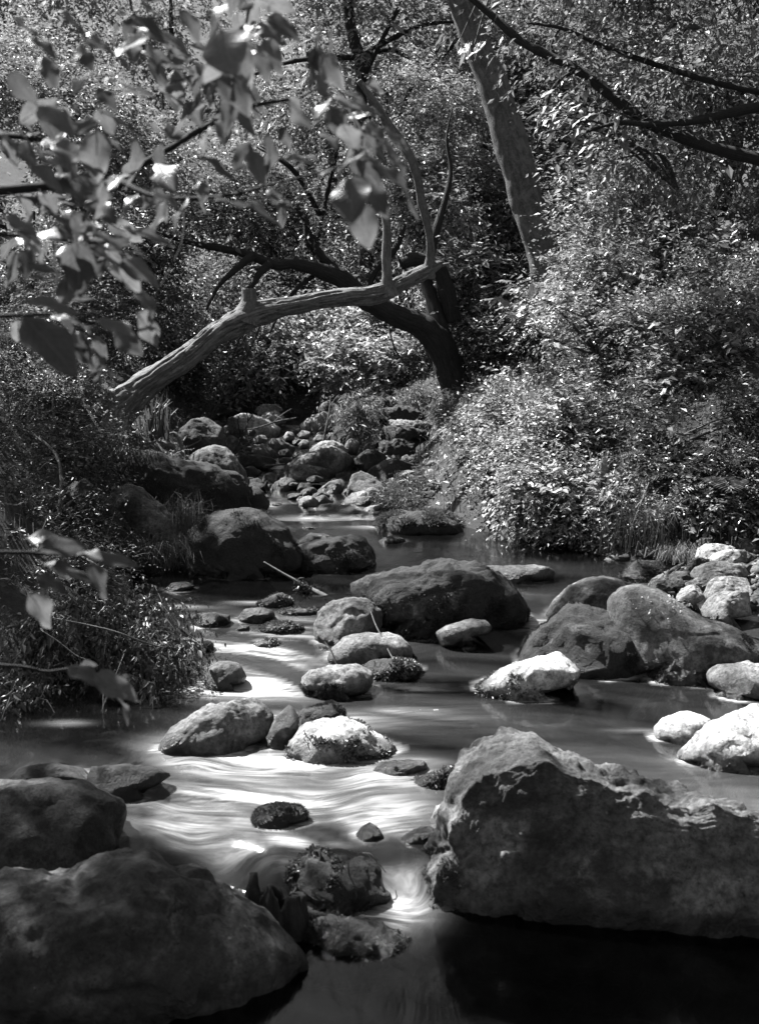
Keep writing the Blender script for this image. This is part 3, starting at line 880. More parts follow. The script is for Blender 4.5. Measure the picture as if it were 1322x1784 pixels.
# the heap of stones on the far bank of the pool
HEAP = [
 ('S1', S_, 'small grey stone at the top of the stone heap', [(1207, 949), (1220, 937), (1238, 938), (1242, 950)], 'rock', 7.6),
 ('S2', K, 'large pale rounded stone near the top of the stone heap', [(1210, 970), (1215, 955), (1228, 947), (1248, 947), (1282, 952), (1284, 965), (1226, 973)], 'white', 7.3),
 ('S3', S_, 'pale cracked stone against the large rounded one in the heap', [(1235, 975), (1240, 965), (1265, 957), (1300, 958), (1302, 980), (1243, 979)], 'pale', 7.1),
 ('S4', K, 'wide flat sloping slab in the middle of the stone heap', [(1199, 1002), (1210, 988), (1235, 977), (1260, 979), (1300, 985), (1305, 1003), (1231, 1013), (1203, 1010)], 'pale', 6.95),
 ('S5', S_, 'thin slanting slab propped at the edge of the stone heap', [(1127, 1019), (1135, 1008), (1163, 993), (1193, 977), (1197, 989), (1160, 1005)], 'rock', 6.95),
 ('S6', S_, 'dark stone tucked under the thin slanting slab', [(1164, 1006), (1173, 995), (1200, 995), (1202, 1010), (1180, 1013)], 'rock', 6.85),
 ('S7', S_, 'cracked grey stone at the foot of the stone heap', [(1132, 1024), (1142, 1011), (1153, 1011), (1163, 1010), (1176, 1018), (1168, 1031), (1143, 1030)], 'rock', 6.6),
 ('S8', K, 'squarish pale stone below the wide flat slab', [(1177, 1041), (1185, 1023), (1210, 1018), (1220, 1025), (1227, 1041), (1215, 1051), (1186, 1048)], 'pale', 6.5),
 ('S9', B, 'rounded pale boulder under the wide flat slab', [(1222, 1038), (1233, 1016), (1246, 1007), (1268, 1003), (1305, 1005), (1310, 1036), (1226, 1043)], 'pale', 6.55),
 ('S10', B, 'angular grey boulder behind the petal sprinkled boulder', [(1218, 1056), (1240, 1036), (1260, 1028), (1305, 1030), (1310, 1072), (1258, 1081), (1235, 1073)], 'pale', 6.3),
 ('S11', S_, 'thin stone wedged under the wide flat slab', [(1192, 1016), (1215, 1006), (1232, 1016), (1218, 1020)], 'rock', 6.7),
 ('S12', S_, 'dark stone littered with leaves behind the thin slanting slab', [(1194, 992), (1198, 977), (1218, 971), (1224, 980), (1206, 993)], 'dark', 7.1),
 ('S13', B, 'dark flat ledge of rock under the overhanging bush', [(1080, 1000), (1093, 981), (1117, 977), (1151, 977), (1161, 988), (1140, 1006), (1123, 1016), (1090, 1010)], 'mossy', 7.15),
 ('S14', S_, 'small grey stone between the cracked stone and the squarish one', [(1170, 1016), (1178, 1006), (1188, 1008), (1192, 1018)], 'rock', 6.65),
]
for key, nm, lab, pts, mt, Y in HEAP:
    rock(key, nm, lab, pts, mt, Y=Y - .38, dep=0.8, sub=5, amp=0.045, cuts=8, box=.5, hard=.1)

# layered ledge: a stack of slabs that moves as one
ledge = thing('rock_ledge', 'layered ledge of flat mossy slabs between two bright grass tufts', 'ledge', at(700, 800, 11.6))
for i, (pts, mt, Y) in enumerate([
    ([(648, 726), (660, 713), (690, 709), (720, 712), (741, 722), (735, 734), (665, 735)], 'mossy', 12.1),
    ([(668, 745), (676, 733), (705, 731), (745, 736), (757, 746), (715, 750)], 'pale', 11.9),
    ([(662, 762), (668, 745), (700, 742), (740, 748), (752, 758), (745, 766), (690, 768)], 'mossy', 11.7),
    ([(660, 800), (660, 768), (690, 764), (725, 770), (730, 800)], 'mossy', 11.5),
    ([(720, 802), (724, 778), (745, 772), (790, 768), (800, 785), (796, 803)], 'dark', 11.4),
    ([(742, 770), (755, 758), (785, 756), (800, 765), (790, 775)], 'dark', 11.7)]):
    rock('L%d' % i, 'slab', 'x', pts, mt, Y=Y, dep=0.9, sub=5, amp=0.10, cuts=5, box=.45, layers=0.05, bottom=.55)
    o = ROCKS['L%d' % i][0]
    for k_ in ('label', 'category'):
        del o[k_]
    o.location = Vector(np.array(o.location) - np.array(ledge.location))
    o.parent = ledge

# foam gathers along the waterlines of the stones
from mathutils import kdtree
ring = []
for key, (o_, V_, F_, N_) in ROCKS.items():
    m_ = (np.abs(V_[:, 2] - zwater(V_[:, 1])) < .012) & (V_[:, 1] < 9.6)
    ring.append(V_[m_])
ring = np.vstack(ring)
kd = kdtree.KDTree(len(ring))
for n_, p_ in enumerate(ring):
    kd.insert(p_, n_)
kd.balance()
near = np.array([kd.find(p_)[2] for p_ in WP])
edge = np.exp(-(near / .022) ** 2) * sstep(3.42, 3.6, WP[:, 1]) * np.clip(.25 + 1.2 * fbm(WP * 7, 3, 71), 0, 1) * (.25 + .75 * (1 - sstep(5.8, 7.0, WP[:, 1])))
foam = np.clip(np.maximum(foam, .75 * edge), 0, 1)
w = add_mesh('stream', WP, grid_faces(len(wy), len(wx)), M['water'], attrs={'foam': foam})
tag(w, kind='structure')
w['label'] = 'shallow stream running smooth and white between boulders'

# ---------------------------------------------------------------- leaves and twigs
def leaves_geo(rng, P, D, L, ratio=0.5, up=None, fold=0.25, six=True, curl=0.12):
    """One small folded leaf per row: base P, direction D, length L."""
    n = len(P)
    D = nrm(D)
    hint = np.array([0, 0, 1.0]) + rng.normal(0, 0.55, (n, 3)) if up is None else up
    Sd = nrm(np.cross(D, hint))
    Nn = np.cross(Sd, D)
    L = np.asarray(L)[:, None]
    w = 0.5 * ratio * L * rng.uniform(0.8, 1.2, (n, 1))
    tip = P + D * L - Nn * L * curl
    if six:
        r1 = P + D * L * 0.28 + Sd * w * 0.92 + Nn * w * fold
        r2 = P + D * L * 0.66 + Sd * w * 0.80 + Nn * (w * fold - L * curl * .35)
        l1 = P + D * L * 0.28 - Sd * w * 0.92 + Nn * w * fold
        l2 = P + D * L * 0.66 - Sd * w * 0.80 + Nn * (w * fold - L * curl * .35)
        V = np.stack([P, r1, r2, tip, l2, l1], 1).reshape(-1, 3)
        b = np.arange(n)[:, None] * 6
        F = np.vstack([b + np.array([[0, 1, 2, 3]]), b + np.array([[0, 3, 4, 5]])])
    else:
        r1 = P + D * L * 0.45 + Sd * w + Nn * w * fold
        l1 = P + D * L * 0.45 - Sd * w + Nn * w * fold
        V = np.stack([P, r1, tip, l1], 1).reshape(-1, 3)
        b = np.arange(n)[:, None] * 4
        F = np.vstack([b + np.array([[0, 1, 2]]), b + np.array([[0, 2, 3]])])
    return V, [F]

def twigs_geo(A, Bm, C, r):
    """Three-sided twigs through A, Bm, C."""
    n = len(A)
    d = nrm(C - A)
    s = nrm(np.cross(d, [0.2, 0.1, 1.0]))
    t = np.cross(d, s)
    rings = []
    for P, k in ((A, 1.0), (Bm, 0.7), (C, 0.3)):
        for a in (0, 2.094, 4.189):
            rings.append(P + (s * math.cos(a) + t * math.sin(a)) * (r * k)[:, None])
    V = np.stack(rings, 1).reshape(-1, 3)
    b = np.arange(n)[:, None] * 9
    fs = []
    for q in (0, 3):
        for a in range(3):
            fs.append(b + np.array([[q + a, q + (a + 1) % 3, q + 3 + (a + 1) % 3, q + 3 + a]]))
    return V, [np.vstack(fs)]

def sprays(rng, S, D, L, k, leaf, ratio=0.5, droop=0.25, six=True, hang=0.15, spread=0.9, up_noise=0.5):
    n = len(S)
    D = nrm(D)
    t = (np.arange(k) + 0.6) / k
    pos = S[:, None] + D[:, None] * (L[:, None] * t)[..., None]
    pos[..., 2] -= droop * L[:, None] * t[None] ** 2
    td = D[:, None] + np.array([0, 0, -1.0]) * (2 * droop * t[None, :, None])
    sv = nrm(np.cross(D, np.array([0.05, 0.03, 1.0])))
    sgn = np.where(np.arange(k) % 2 == 0, 1, -1)[None, :, None]
    ld = td * 0.65 + sv[:, None] * sgn * spread + rng.normal(0, 0.35, (n, k, 3)) + np.array([0, 0, -hang])
    ll = leaf * rng.uniform(0.65, 1.25, (n, k)) * (1 - 0.25 * t[None]) * np.clip(rng.lognormal(-.05, .32, (n, 1)), .5, 1.9)
    P = pos.reshape(-1, 3)
    up = np.array([0, 0, 1.0]) + rng.normal(0, up_noise, (n * k, 3))
    G = leaves_geo(rng, P, ld.reshape(-1, 3), ll.ravel(), ratio, up, six=six)
    mid = S + D * (L * .5)[:, None]
    mid[:, 2] -= droop * L * .25
    end = S + D * L[:, None]
    end[:, 2] -= droop * L
    return G, (S, mid, end)

def blob_points(rng, blobs, n, shell=0.36):
    """Sample n points in ellipsoids (centre, radii, weight); returns points and outward directions."""
    n0 = n
    n = int(n * 2.3)
    wgt = np.array([b[2] * (b[1][0] * b[1][1] * b[1][2]) ** (2 / 3) for b in blobs])
    idx = rng.choice(len(blobs), n, p=wgt / wgt.sum())
    c = np.array([b[0] for b in blobs])[idx]
    r = np.array([b[1] for b in blobs])[idx]
    d = nrm(rng.normal(size=(n, 3)))
    rad = rng.uniform(0, 1, n) ** shell
    # knobbly outline
    lump = 1 + 0.28 * fbm(d * 2.2 + c * 3.1, 3, 12)
    P = c + d * r * (rad * lump)[:, None]
    s0 = 1.1 / max(0.12, float(np.mean([b[1][0] for b in blobs])))
    keep = np.argsort(-(fbm(P * s0 + 3.3, 2, 77) + rng.normal(0, .16, n)))[:n0]
    rng.shuffle(keep)
    o_ = nrm(d / r * r.mean(-1, keepdims=True))
    return P[keep], o_[keep]

def foliage(rng, blobs, n, k, leaf, ratio=0.5, tl=0.3, six=True, droop=0.25, hang=0.15, shell=0.36, outw=0.8, up_noise=0.5):
    P, o = blob_points(rng, blobs, n, shell)
    D = o * outw + rng.normal(0, 0.5, (n, 3)) + np.array([0, 0, 0.1])
    L = tl * np.clip(rng.lognormal(-.1, .4, n), .4, 2.2)
    return sprays(rng, P, D, L, k, leaf, ratio, droop, six, hang, up_noise=up_noise)

def plant(name, label, cat, blobs, n, k, leaf, mat, base=None, ratio=0.5, tl=0.3, six=True, droop=0.25, hang=0.15, stems=4, stem_r=0.012,
          twig_r=0.0022, seed=1, group=None, twigs=True, shell=0.36, stem_mat='twig', up_noise=0.5, trunk=None, crown='foliage', outw=0.8):
    """A shrub or tree: blobs of leafy sprays, twigs, and stems rising from base to each blob."""
    rng = np.random.default_rng(seed)
    if base is None:
        c = blobs[0][0]
        base = (c[0], c[1], float(ground_z(np.array(c[0]), np.array(c[1]))) - 0.03)
    base = np.array(base, float)
    t = thing(name, label, cat, base, group)
    G, (A, Bm, C) = foliage(rng, blobs, n, k, leaf, ratio, tl, six, droop, hang, shell, outw, up_noise)
    o = add_mesh(crown, G[0], G[1], M[mat], t, smooth=False)
    o['kind'] = 'stuff'
    if twigs:
        sel = rng.permutation(n)[:max(1, int(n * 0.28))]
        V, F = twigs_geo(A[sel], Bm[sel], C[sel], np.full(len(sel), twig_r))
        o = add_mesh('twigs', V, F, M[stem_mat], t)
        o['kind'] = 'stuff'
    for i in range(stems * 2):
        b = blobs[i % len(blobs)]
        tgt = np.array(b[0]) + rng.normal(0, 0.35, 3) * np.array(b[1])
        src = base + rng.normal(0, 0.06, 3) * np.array([1, 1, 0])
        mid = src * 0.5 + tgt * 0.5 + rng.normal(0, 0.12, 3) * np.linalg.norm(tgt - src)
        V, F, uv = tube_geo([src, mid, tgt], [stem_r, stem_r * .8, stem_r * .35], 6, 12, 0.1, seed + i)
        add_mesh('stem', V, F, M[stem_mat], t, uv=uv)
    return t

def limb(name, pts, rad, mat, parent, seg=12, n=None, amp=0.08, seed=0, ridges=0.0):
    V, F, uv = tube_geo(pts, rad, seg, n, amp, seed, ridges)
    return add_mesh(name, V, F, M[mat], parent, uv=uv)

def pxpath(pts, Y0, Y1=None):
    """(x, y, radius in pixels) rows -> points and radii, the distance going from Y0 to Y1."""
    p = np.array(pts, float)
    Y = np.linspace(Y0, Y0 if Y1 is None else Y1, len(p))
    return at(p[:, 0], p[:, 1], Y), p[:, 2] * Y / FPX

def on_ground(px, py, lift=0.0):
    r = ray(float(px), float(py))
    Y = np.linspace(3.0, 30.0, 2000)
    P_ = CAM + r[None] * (Y / r[1])[:, None]
    hit = np.where(P_[:, 2] < ground_z(P_[:, 0], P_[:, 1]))[0]
    k = hit[0] if len(hit) else 400
    return P_[k] + np.array([0, 0, lift])

def gz(x, y):
    return float(ground_z(np.array(float(x)), np.array(float(y))))

# ---------------------------------------------------------------- trees
# the dead leaning trunk
tp, tr_ = pxpath([(165, 790, 50), (182, 748, 43), (203, 714, 35), (238, 684, 28), (272, 660, 24), (322, 625, 21), (375, 583, 21), (415, 560, 22), (450, 547, 20), (490, 537, 17), (525, 530, 15.5), (560, 523, 15),
                  (600, 518, 17), (640, 514, 17), (675, 505, 17), (705, 491, 14), (735, 476, 13), (757, 464, 10), (768, 458, 4)], 9.0, 9.9)
dead = thing('dead_tree', 'barkless leaning dead trunk with a sawn stub arching over the stream', 'dead tree', tp[0])
limb('trunk', tp, tr_, 'log', dead, 64, 260, 0.17, 3, 0.32)
q, r = pxpath([(424, 560, 28), (431, 538, 18), (434, 522, 13.5), (434, 503, 13)], 9.36)
limb('sawn_stub', q, r, 'log', dead, 24, 24, 0.05, 5, 0.1)
q, r = pxpath([(680, 516, 20), (675, 492, 11), (674, 475, 8.5), (673, 440, 8.5), (674, 400, 8), (671, 370, 8.5)], 9.7, 9.65)
limb('upright_branch', q, r, 'log', dead, 16, 40, 0.08, 8, 0.1)
q, r = pxpath([(744, 482, 18), (749, 455, 11), (750, 435, 8.5), (748, 410, 8), (741, 380, 8), (734, 350, 8.5), (727, 310, 9), (716, 275, 9), (698, 245, 9.5), (680, 222, 9), (660, 190, 8), (645, 168, 7), (625, 140, 5)], 9.85, 9.4)
limb('arched_branch', q, r * .85, 'log', dead, 16, 70, 0.1, 9, 0.1)
q, r = pxpath([(757, 466, 6), (770, 462, 3.5), (783, 459, 2)], 9.9)
limb('broken_twig', q, r, 'log', dead, 8, 10, 0.15, 11)

# the dark arching tree behind it
a0 = at(800, 690, 12.2)
arch = thing('arching_tree', 'black living tree arching low behind the dead trunk', 'tree', (a0[0], a0[1], a0[2] - .2))
q, r = pxpath([(800, 700, 44), (785, 640, 42), (765, 596, 38), (735, 568, 32), (700, 553, 29), (655, 532, 27), (620, 505, 27), (590, 484, 25), (550, 467, 21), (510, 458, 17), (480, 462, 14), (440, 446, 12), (400, 436, 10), (340, 424, 8), (270, 405, 5)], 12.2, 11.3)
limb('trunk', q, r * .66, 'darkbark', arch, 24, 120, 0.14, 21, 0.1)
for i, (pp, y0, y1) in enumerate([
    ([(770, 600, 20), (762, 560, 15), (752, 520, 12), (742, 485, 11), (752, 430, 9), (772, 360, 6), (785, 300, 4), (778, 240, 2.5), (790, 180, 1)], 12.1, 12.5),
    ([(600, 490, 14), (580, 465, 11), (560, 445, 10), (540, 420, 8), (530, 380, 6), (500, 340, 4)], 11.9, 12.0),
    ([(700, 460, 11), (720, 452, 12), (750, 458, 13), (770, 480, 14), (790, 560, 16)], 12.0, 12.2),
    ([(470, 460, 8), (450, 480, 6), (425, 520, 4), (400, 560, 2)], 11.5, 11.3),
    ([(440, 446, 8), (410, 470, 6), (380, 500, 4), (360, 540, 2)], 11.4, 11.2),
    ([(640, 525, 9), (648, 480, 7), (690, 430, 6), (705, 390, 4)], 12.0, 12.1),
    ([(560, 468, 7), (520, 500, 4), (490, 540, 3), (470, 580, 2)], 11.8, 11.5)]):
    q, r = pxpath(pp, y0, y1)
    limb('branch', q, r, 'darkbark', arch, 10, 40, 0.12, 30 + i)
rng = np.random.default_rng(77)
bl = [(at(430, 375, 11.9), (.6, .5, .18), .8), (at(330, 400, 11.8), (.6, .6, .25), 1), (at(560, 390, 12.1), (.5, .5, .2), .6), (at(250, 430, 11.6), (.5, .5, .25), 1),
      (at(650, 400, 12.4), (.4, .4, .2), .5), (at(480, 490, 11.8), (.4, .3, .1), .4)]
G, tw = foliage(rng, bl, 900, 8, 0.062, 0.42, 0.3, False)
o = add_mesh('foliage', G[0], G[1], M['dark_shade_leaf'], arch, smooth=False); o['kind'] = 'stuff'
V, F = twigs_geo(*tw, np.full(len(tw[0]), .003))
o = add_mesh('twigs', V, F, M['darkbark'], arch); o['kind'] = 'stuff'

# pale leaning trunk on the right bank
q, r = pxpath([(985, 640, 26), (960, 540, 25), (938, 430, 24), (912, 335, 28), (886, 240, 29), (858, 145, 26), (828, 70, 23), (795, -20, 21), (770, -110, 18), (740, -230, 14)], 11.6, 11.9)
lean = thing('leaning_tree', 'tall pale mottled trunk leaning out of the dark bushes', 'tree', q[0])
limb('trunk', q, r, 'palebark', lean, 28, 130, 0.08, 41, 0.05)
rng = np.random.default_rng(78)
ctr = at(770, -130, 11.9)
for i in range(5):
    e = ctr + rng.normal(0, 1, 3) * np.array([1.3, .9, .6])
    limb('branch', [ctr, (ctr + e) / 2 + np.array([0, 0, .2]), e], [.09, .06, .02], 'palebark', lean, 8, 16, .1, 50 + i)
bl = [(ctr + np.array([x, y, z]), (1.0, .9, .6), 1) for x, y, z in ((0, 0, .3), (1.2, .2, .2), (-1.0, .3, .3), (.3, -.8, .5), (.2, .9, .8))]
G, tw = foliage(rng, bl, 380, 8, 0.08, 0.45, 0.35, False)
o = add_mesh('foliage', G[0], G[1], M['tree'], lean, smooth=False); o['kind'] = 'stuff'

# slender trunks far behind
for i, (pp, Y, lab) in enumerate([
    ([(600, -60, 8), (612, 50, 9), (626, 100, 10), (630, 140, 10), (628, 200, 11), (632, 330, 12), (640, 520, 13), (645, 700, 14)], 15.5, 'slender black trunk standing behind the arched dead branch'),
    ([(535, 640, 6), (525, 560, 5), (540, 470, 5), (560, 380, 4), (590, 250, 3)], 17, 'thin crooked sapling in the brush behind the arching tree'),
    ([(700, 110, 3), (690, 130, 3), (710, 160, 4), (670, 260, 5), (660, 420, 6), (662, 660, 7)], 16, 'thin forked sapling beside the slender black trunk')]):
    q, r = pxpath(pp, Y)
    t = thing('slender_tree', lab, 'tree', (q[-1] if q[-1][2] < q[0][2] else q[0]))
    limb('trunk', q, r, 'darkbark', t, 10, 60, 0.1, 60 + i)
    top = q[0] if q[-1][2] < q[0][2] else q[-1]
    for k in range(5):
        f = q[2 + k % 2]
        e = f + np.random.default_rng(90 + i * 7 + k).normal(0, .7, 3) + np.array([0, 0, .4])
        limb('branch', [f, (f + e) / 2 + np.array([.05, 0, .15]), e], [.035, .025, .008], 'darkbark', t, 6, 12, .1, 70 + k)
    G, tw = foliage(np.random.default_rng(95 + i), [(top + np.array([0, 0, .6]), (1.2, 1.0, 1.0), 1)], 700, 7, 0.09, 0.45, .4, False)
    o = add_mesh('foliage', G[0], G[1], M['tree'], t, smooth=False); o['kind'] = 'stuff'

# ---------------------------------------------------------------- shrubs and bushes
def bl_(px, py, Y, r, w=1):
    return (at(px, py, Y), r, w)

# right bank
plant('bush', 'small leaved bright bush spilling over the pool beside the pale leaning trunk', 'bush', [bl_(1000, 790, 8.7, (.62, .5, .42)), bl_(1090, 770, 8.8, (.5, .5, .45)), bl_(975, 800, 8.6, (.35, .35, .3))],
      3300, 9, 0.039, 'bush', ratio=.55, tl=.24, six=False, seed=201, stems=6)
plant('bush', 'low leafy bush hanging down to the still pool', 'bush', [bl_(935, 862, 8.25, (.32, .3, .22)), bl_(1010, 880, 8.1, (.42, .35, .28)), bl_(905, 890, 8.2, (.17, .18, .12)), bl_(1080, 905, 7.9, (.32, .3, .22))],
      2900, 9, 0.037, 'bush', ratio=.55, tl=.22, seed=202, hang=.3, stems=6)
plant('bush', 'wide sunlit bush at the middle of the bank above the hanging one', 'bush', [bl_(1020, 660, 9.4, (.6, .5, .45)), bl_(1130, 640, 9.3, (.6, .5, .5)), bl_(960, 715, 9.3, (.3, .3, .26))],
      3300, 9, 0.042, 'bush', ratio=.52, tl=.25, six=False, seed=203, stems=6)
plant('bush', 'tall bright bush glittering in full sun high on the bank', 'bush', [bl_(1180, 470, 10.2, (.8, .7, .6)), bl_(1080, 500, 10.3, (.7, .6, .55)), bl_(1270, 420, 10.3, (.7, .6, .6)), bl_(1130, 380, 10.5, (.6, .6, .45))],
      5200, 9, 0.045, 'bush', ratio=.5, tl=.28, six=False, seed=204, stems=7)
plant('bush', 'shaded bush at the edge of the dark hollow on the bank', 'bush', [bl_(1270, 600, 9.3, (.6, .5, .45)), bl_(1330, 520, 9.6, (.6, .6, .6)), bl_(1210, 680, 9.0, (.45, .4, .25))],
      1900, 9, 0.052, 'bush', ratio=.5, tl=.26, six=False, seed=205, stems=5)
plant('bush', 'small bush with pale leaf tips under the wide sunlit bush', 'bush', [bl_(893, 735, 9.6, (.25, .25, .22)), bl_(915, 775, 9.3, (.3, .3, .22))],
      1000, 9, 0.038, 'bush', ratio=.55, tl=.22, six=False, seed=206, stems=4)
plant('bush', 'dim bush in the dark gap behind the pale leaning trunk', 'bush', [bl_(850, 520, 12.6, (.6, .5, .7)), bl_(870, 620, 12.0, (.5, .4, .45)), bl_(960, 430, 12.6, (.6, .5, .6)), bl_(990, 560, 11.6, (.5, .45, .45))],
      2200, 8, 0.055, 'dark_shade_leaf', ratio=.5, tl=.28, six=False, seed=207, stems=5)
plant('creeper_column', 'column of creeper with tiny bright leaves draped over a dead stem', 'creeper', [bl_(735, 300, 13.4, (.36, .35, .75)), bl_(730, 200, 13.6, (.42, .4, .5)), bl_(760, 400, 13.3, (.32, .3, .55)), bl_(790, 260, 13.8, (.4, .4, .8)), bl_(700, 330, 13.5, (.25, .3, .4))],
      4200, 8, 0.04, 'bush', ratio=.55, tl=.2, six=False, seed=208, stems=5, hang=.3, base=(at(770, 660, 13.4)))
plant('bush', 'bush with drooping narrow leaves beside the two upright dead branches', 'bush', [bl_(790, 350, 12.9, (.22, .2, .35)), bl_(800, 480, 12.6, (.3, .3, .4))],
      420, 9, 0.075, 'bush', ratio=.36, tl=.3, six=False, seed=209, stems=4)
plant('bush', 'leafy bush closing the top of the dark hollow', 'bush', [bl_(1215, 690, 8.9, (.35, .3, .16)), bl_(1300, 680, 9.0, (.4, .35, .2)), bl_(1150, 700, 8.9, (.25, .25, .2))],
      1100, 9, 0.05, 'bush', ratio=.5, tl=.24, six=False, seed=221, stems=5)
def gb(px, py, r, lift=.08, w=1):
    return (on_ground(px, py, lift), r, w)
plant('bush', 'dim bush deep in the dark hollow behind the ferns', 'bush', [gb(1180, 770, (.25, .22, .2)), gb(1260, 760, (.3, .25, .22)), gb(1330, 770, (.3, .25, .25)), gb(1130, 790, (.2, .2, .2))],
      420, 8, 0.04, 'dark_shade_leaf', ratio=.5, tl=.2, six=False, seed=222, stems=4)
plant('bush', 'shadowed brambly bush between the ferns and the stone heap', 'bush', [gb(1200, 840, (.25, .22, .14)), gb(1290, 830, (.3, .25, .16)), gb(1260, 890, (.3, .22, .10)), gb(1340, 880, (.3, .25, .14)), gb(1160, 890, (.2, .2, .1))],
      1100, 9, 0.03, 'dark_shade_leaf', ratio=.5, tl=.16, six=False, seed=224, stems=5)
plant('bush', 'low sunlit ground bush above the stone heap', 'bush', [gb(1235, 918, (.2, .15, .06)), gb(1310, 905, (.22, .18, .08)), gb(1190, 925, (.14, .12, .05))],
      700, 8, 0.04, 'bush', ratio=.5, tl=.18, six=False, seed=223, stems=4)
plant('bush', 'low creeping bush on the slope above the square sunlit rock', 'bush', [gb(850, 790, (.16, .16, .08)), gb(870, 800, (.16, .16, .1)), gb(840, 755, (.2, .18, .1)), gb(865, 850, (.14, .14, .08))],
      650, 9, 0.034, 'bush', ratio=.55, tl=.16, six=False, seed=225, stems=4)
plant('bush', 'shaded bush glimpsed between the dead branches and the pale trunk', 'bush', [bl_(830, 400, 14.5, (.6, .5, .7)), bl_(800, 520, 14.0, (.5, .4, .5)), bl_(900, 330, 14.8, (.5, .5, .6))],
      1700, 8, 0.055, 'dark_shade_leaf', ratio=.5, tl=.28, six=False, seed=226, stems=4)
# under and behind the dead trunk
plant('bush', 'sunlit bush with pale leaves framed under the dead trunk', 'bush', [bl_(500, 620, 15.2, (.8, .6, .45)), bl_(440, 650, 14.8, (.6, .5, .35)), bl_(560, 600, 15.5, (.7, .6, .45))],
      2000, 8, 0.075, 'bush', ratio=.5, tl=.3, six=False, seed=211, stems=5)
plant('bush', 'bush with layered leaf sprays between the arching tree and the ledge', 'bush', [bl_(640, 640, 14.6, (.7, .6, .4)), bl_(720, 650, 14.0, (.55, .5, .38)), bl_(680, 590, 15.0, (.7, .6, .45))],
      1900, 8, 0.075, 'bush', ratio=.5, tl=.3, six=False, seed=212, stems=5)
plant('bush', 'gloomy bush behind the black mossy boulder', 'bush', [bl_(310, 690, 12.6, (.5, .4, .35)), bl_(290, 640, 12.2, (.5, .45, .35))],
      1200, 8, 0.05, 'dark_shade_leaf', ratio=.5, tl=.26, six=False, seed=213, stems=5)
plant('bush', 'tall sparkling bush behind the base of the dead trunk', 'bush', [bl_(170, 560, 11.4, (.7, .6, .55)), bl_(90, 520, 11.6, (.7, .6, .6)), bl_(250, 520, 12.0, (.6, .5, .5))],
      2400, 8, 0.05, 'tree', ratio=.5, tl=.28, six=False, seed=214, stems=5)
plant('bush', 'twiggy bush filling the shade between the dead trunk and the arching tree', 'bush', [bl_(350, 530, 13.6, (.7, .6, .5)), bl_(440, 490, 14.4, (.5, .5, .3))],
      1000, 8, 0.055, 'tree', ratio=.45, tl=.32, six=False, seed=215, stems=6)
plant('bush', 'low brush on the bank at the foot of the dead trunk', 'bush', [bl_(110, 760, 8.2, (.45, .4, .28)), bl_(60, 690, 8.8, (.55, .5, .35)), bl_(100, 830, 7.7, (.3, .3, .2)), bl_(20, 800, 7.8, (.45, .4, .35))],
      2100, 8, 0.03, 'dark_shade_leaf', ratio=.5, tl=.2, six=False, seed=216, stems=6)
plant('bush', 'fine twiggy brush draped over the overgrown boulder', 'bush', [bl_(110, 900, 6.6, (.2, .2, .14)), bl_(180, 985, 6.4, (.18, .15, .08)), bl_(50, 960, 6.3, (.25, .22, .18)), bl_(130, 1010, 6.1, (.25, .2, .1)), bl_(10, 840, 6.9, (.25, .25, .22)), bl_(0, 760, 7.3, (.25, .25, .25))],
      1400, 7, 0.022, 'dark_shade_leaf', ratio=.45, tl=.2, seed=217, stems=5)
plant('weeping_shrub', 'black weeping shrub trailing small leaves into the white water', 'shrub', [bl_(170, 1100, 5.3, (.30, .25, .14)), bl_(90, 1110, 5.2, (.3, .25, .2)), bl_(240, 1090, 5.35, (.18, .2, .10)), bl_(200, 1170, 5.1, (.26, .22, .1)), bl_(270, 1150, 5.1, (.12, .12, .12)), bl_(80, 1220, 4.9, (.25, .2, .12)), bl_(305, 1150, 5.1, (.08, .1, .12), .6), bl_(325, 1185, 5.05, (.06, .08, .06), .5)],
      1500, 9, 0.026, 'dark_shade_leaf', ratio=.4, tl=.22, droop=1.0, hang=.8, seed=218, stems=7, base=at(40, 1090, 5.6), outw=.9)

# trees of the valley side, one crown each; the far ones smaller in the picture
FARTREES = []
rng = np.random.default_rng(5)
mid = [(60, 420, 14.5, 1.1), (150, 330, 17, 1.5), (330, 430, 17.5, 1.4), (480, 380, 18, 1.4), (600, 330, 18.5, 1.4), (620, 480, 17, 1.1), (-20, 250, 16, 1.6), (680, 180, 18, 1.2),
       (900, 180, 16, 1.3), (850, 60, 17, 1.5), (1000, 330, 14.5, 1.1), (1020, 100, 15, 1.3), (1180, 250, 13.5, 1.2), (1290, 150, 13.5, 1.3), (560, 140, 20, 1.5), (1150, 60, 15.5, 1.4), (430, 540, 17, 1.0), (560, 560, 18, .9)]
names = ['leafy tree beyond the dead trunk in the shade of the valley']
where = ['standing above the tall sparkling bush', 'with glittering crown behind the leafy foreground branches', 'in shade behind the crown of the arching tree', 'with crown above the middle of the arching tree',
         'behind the arched dead branch', 'behind the two upright dead branches', 'at the valley side beyond the foreground leaves', 'beside the top of the creeper column', 'behind the top of the pale leaning trunk',
         'high above the creeper column', 'in the gap between pale trunk and tall bright bush', 'behind the big dark limb', 'behind the large leaved spray', 'behind the crossing dark limbs', 'behind the slender black trunk',
         'above the big dark limb', 'low behind the dead trunk under the arch', 'low behind the arching trunk']
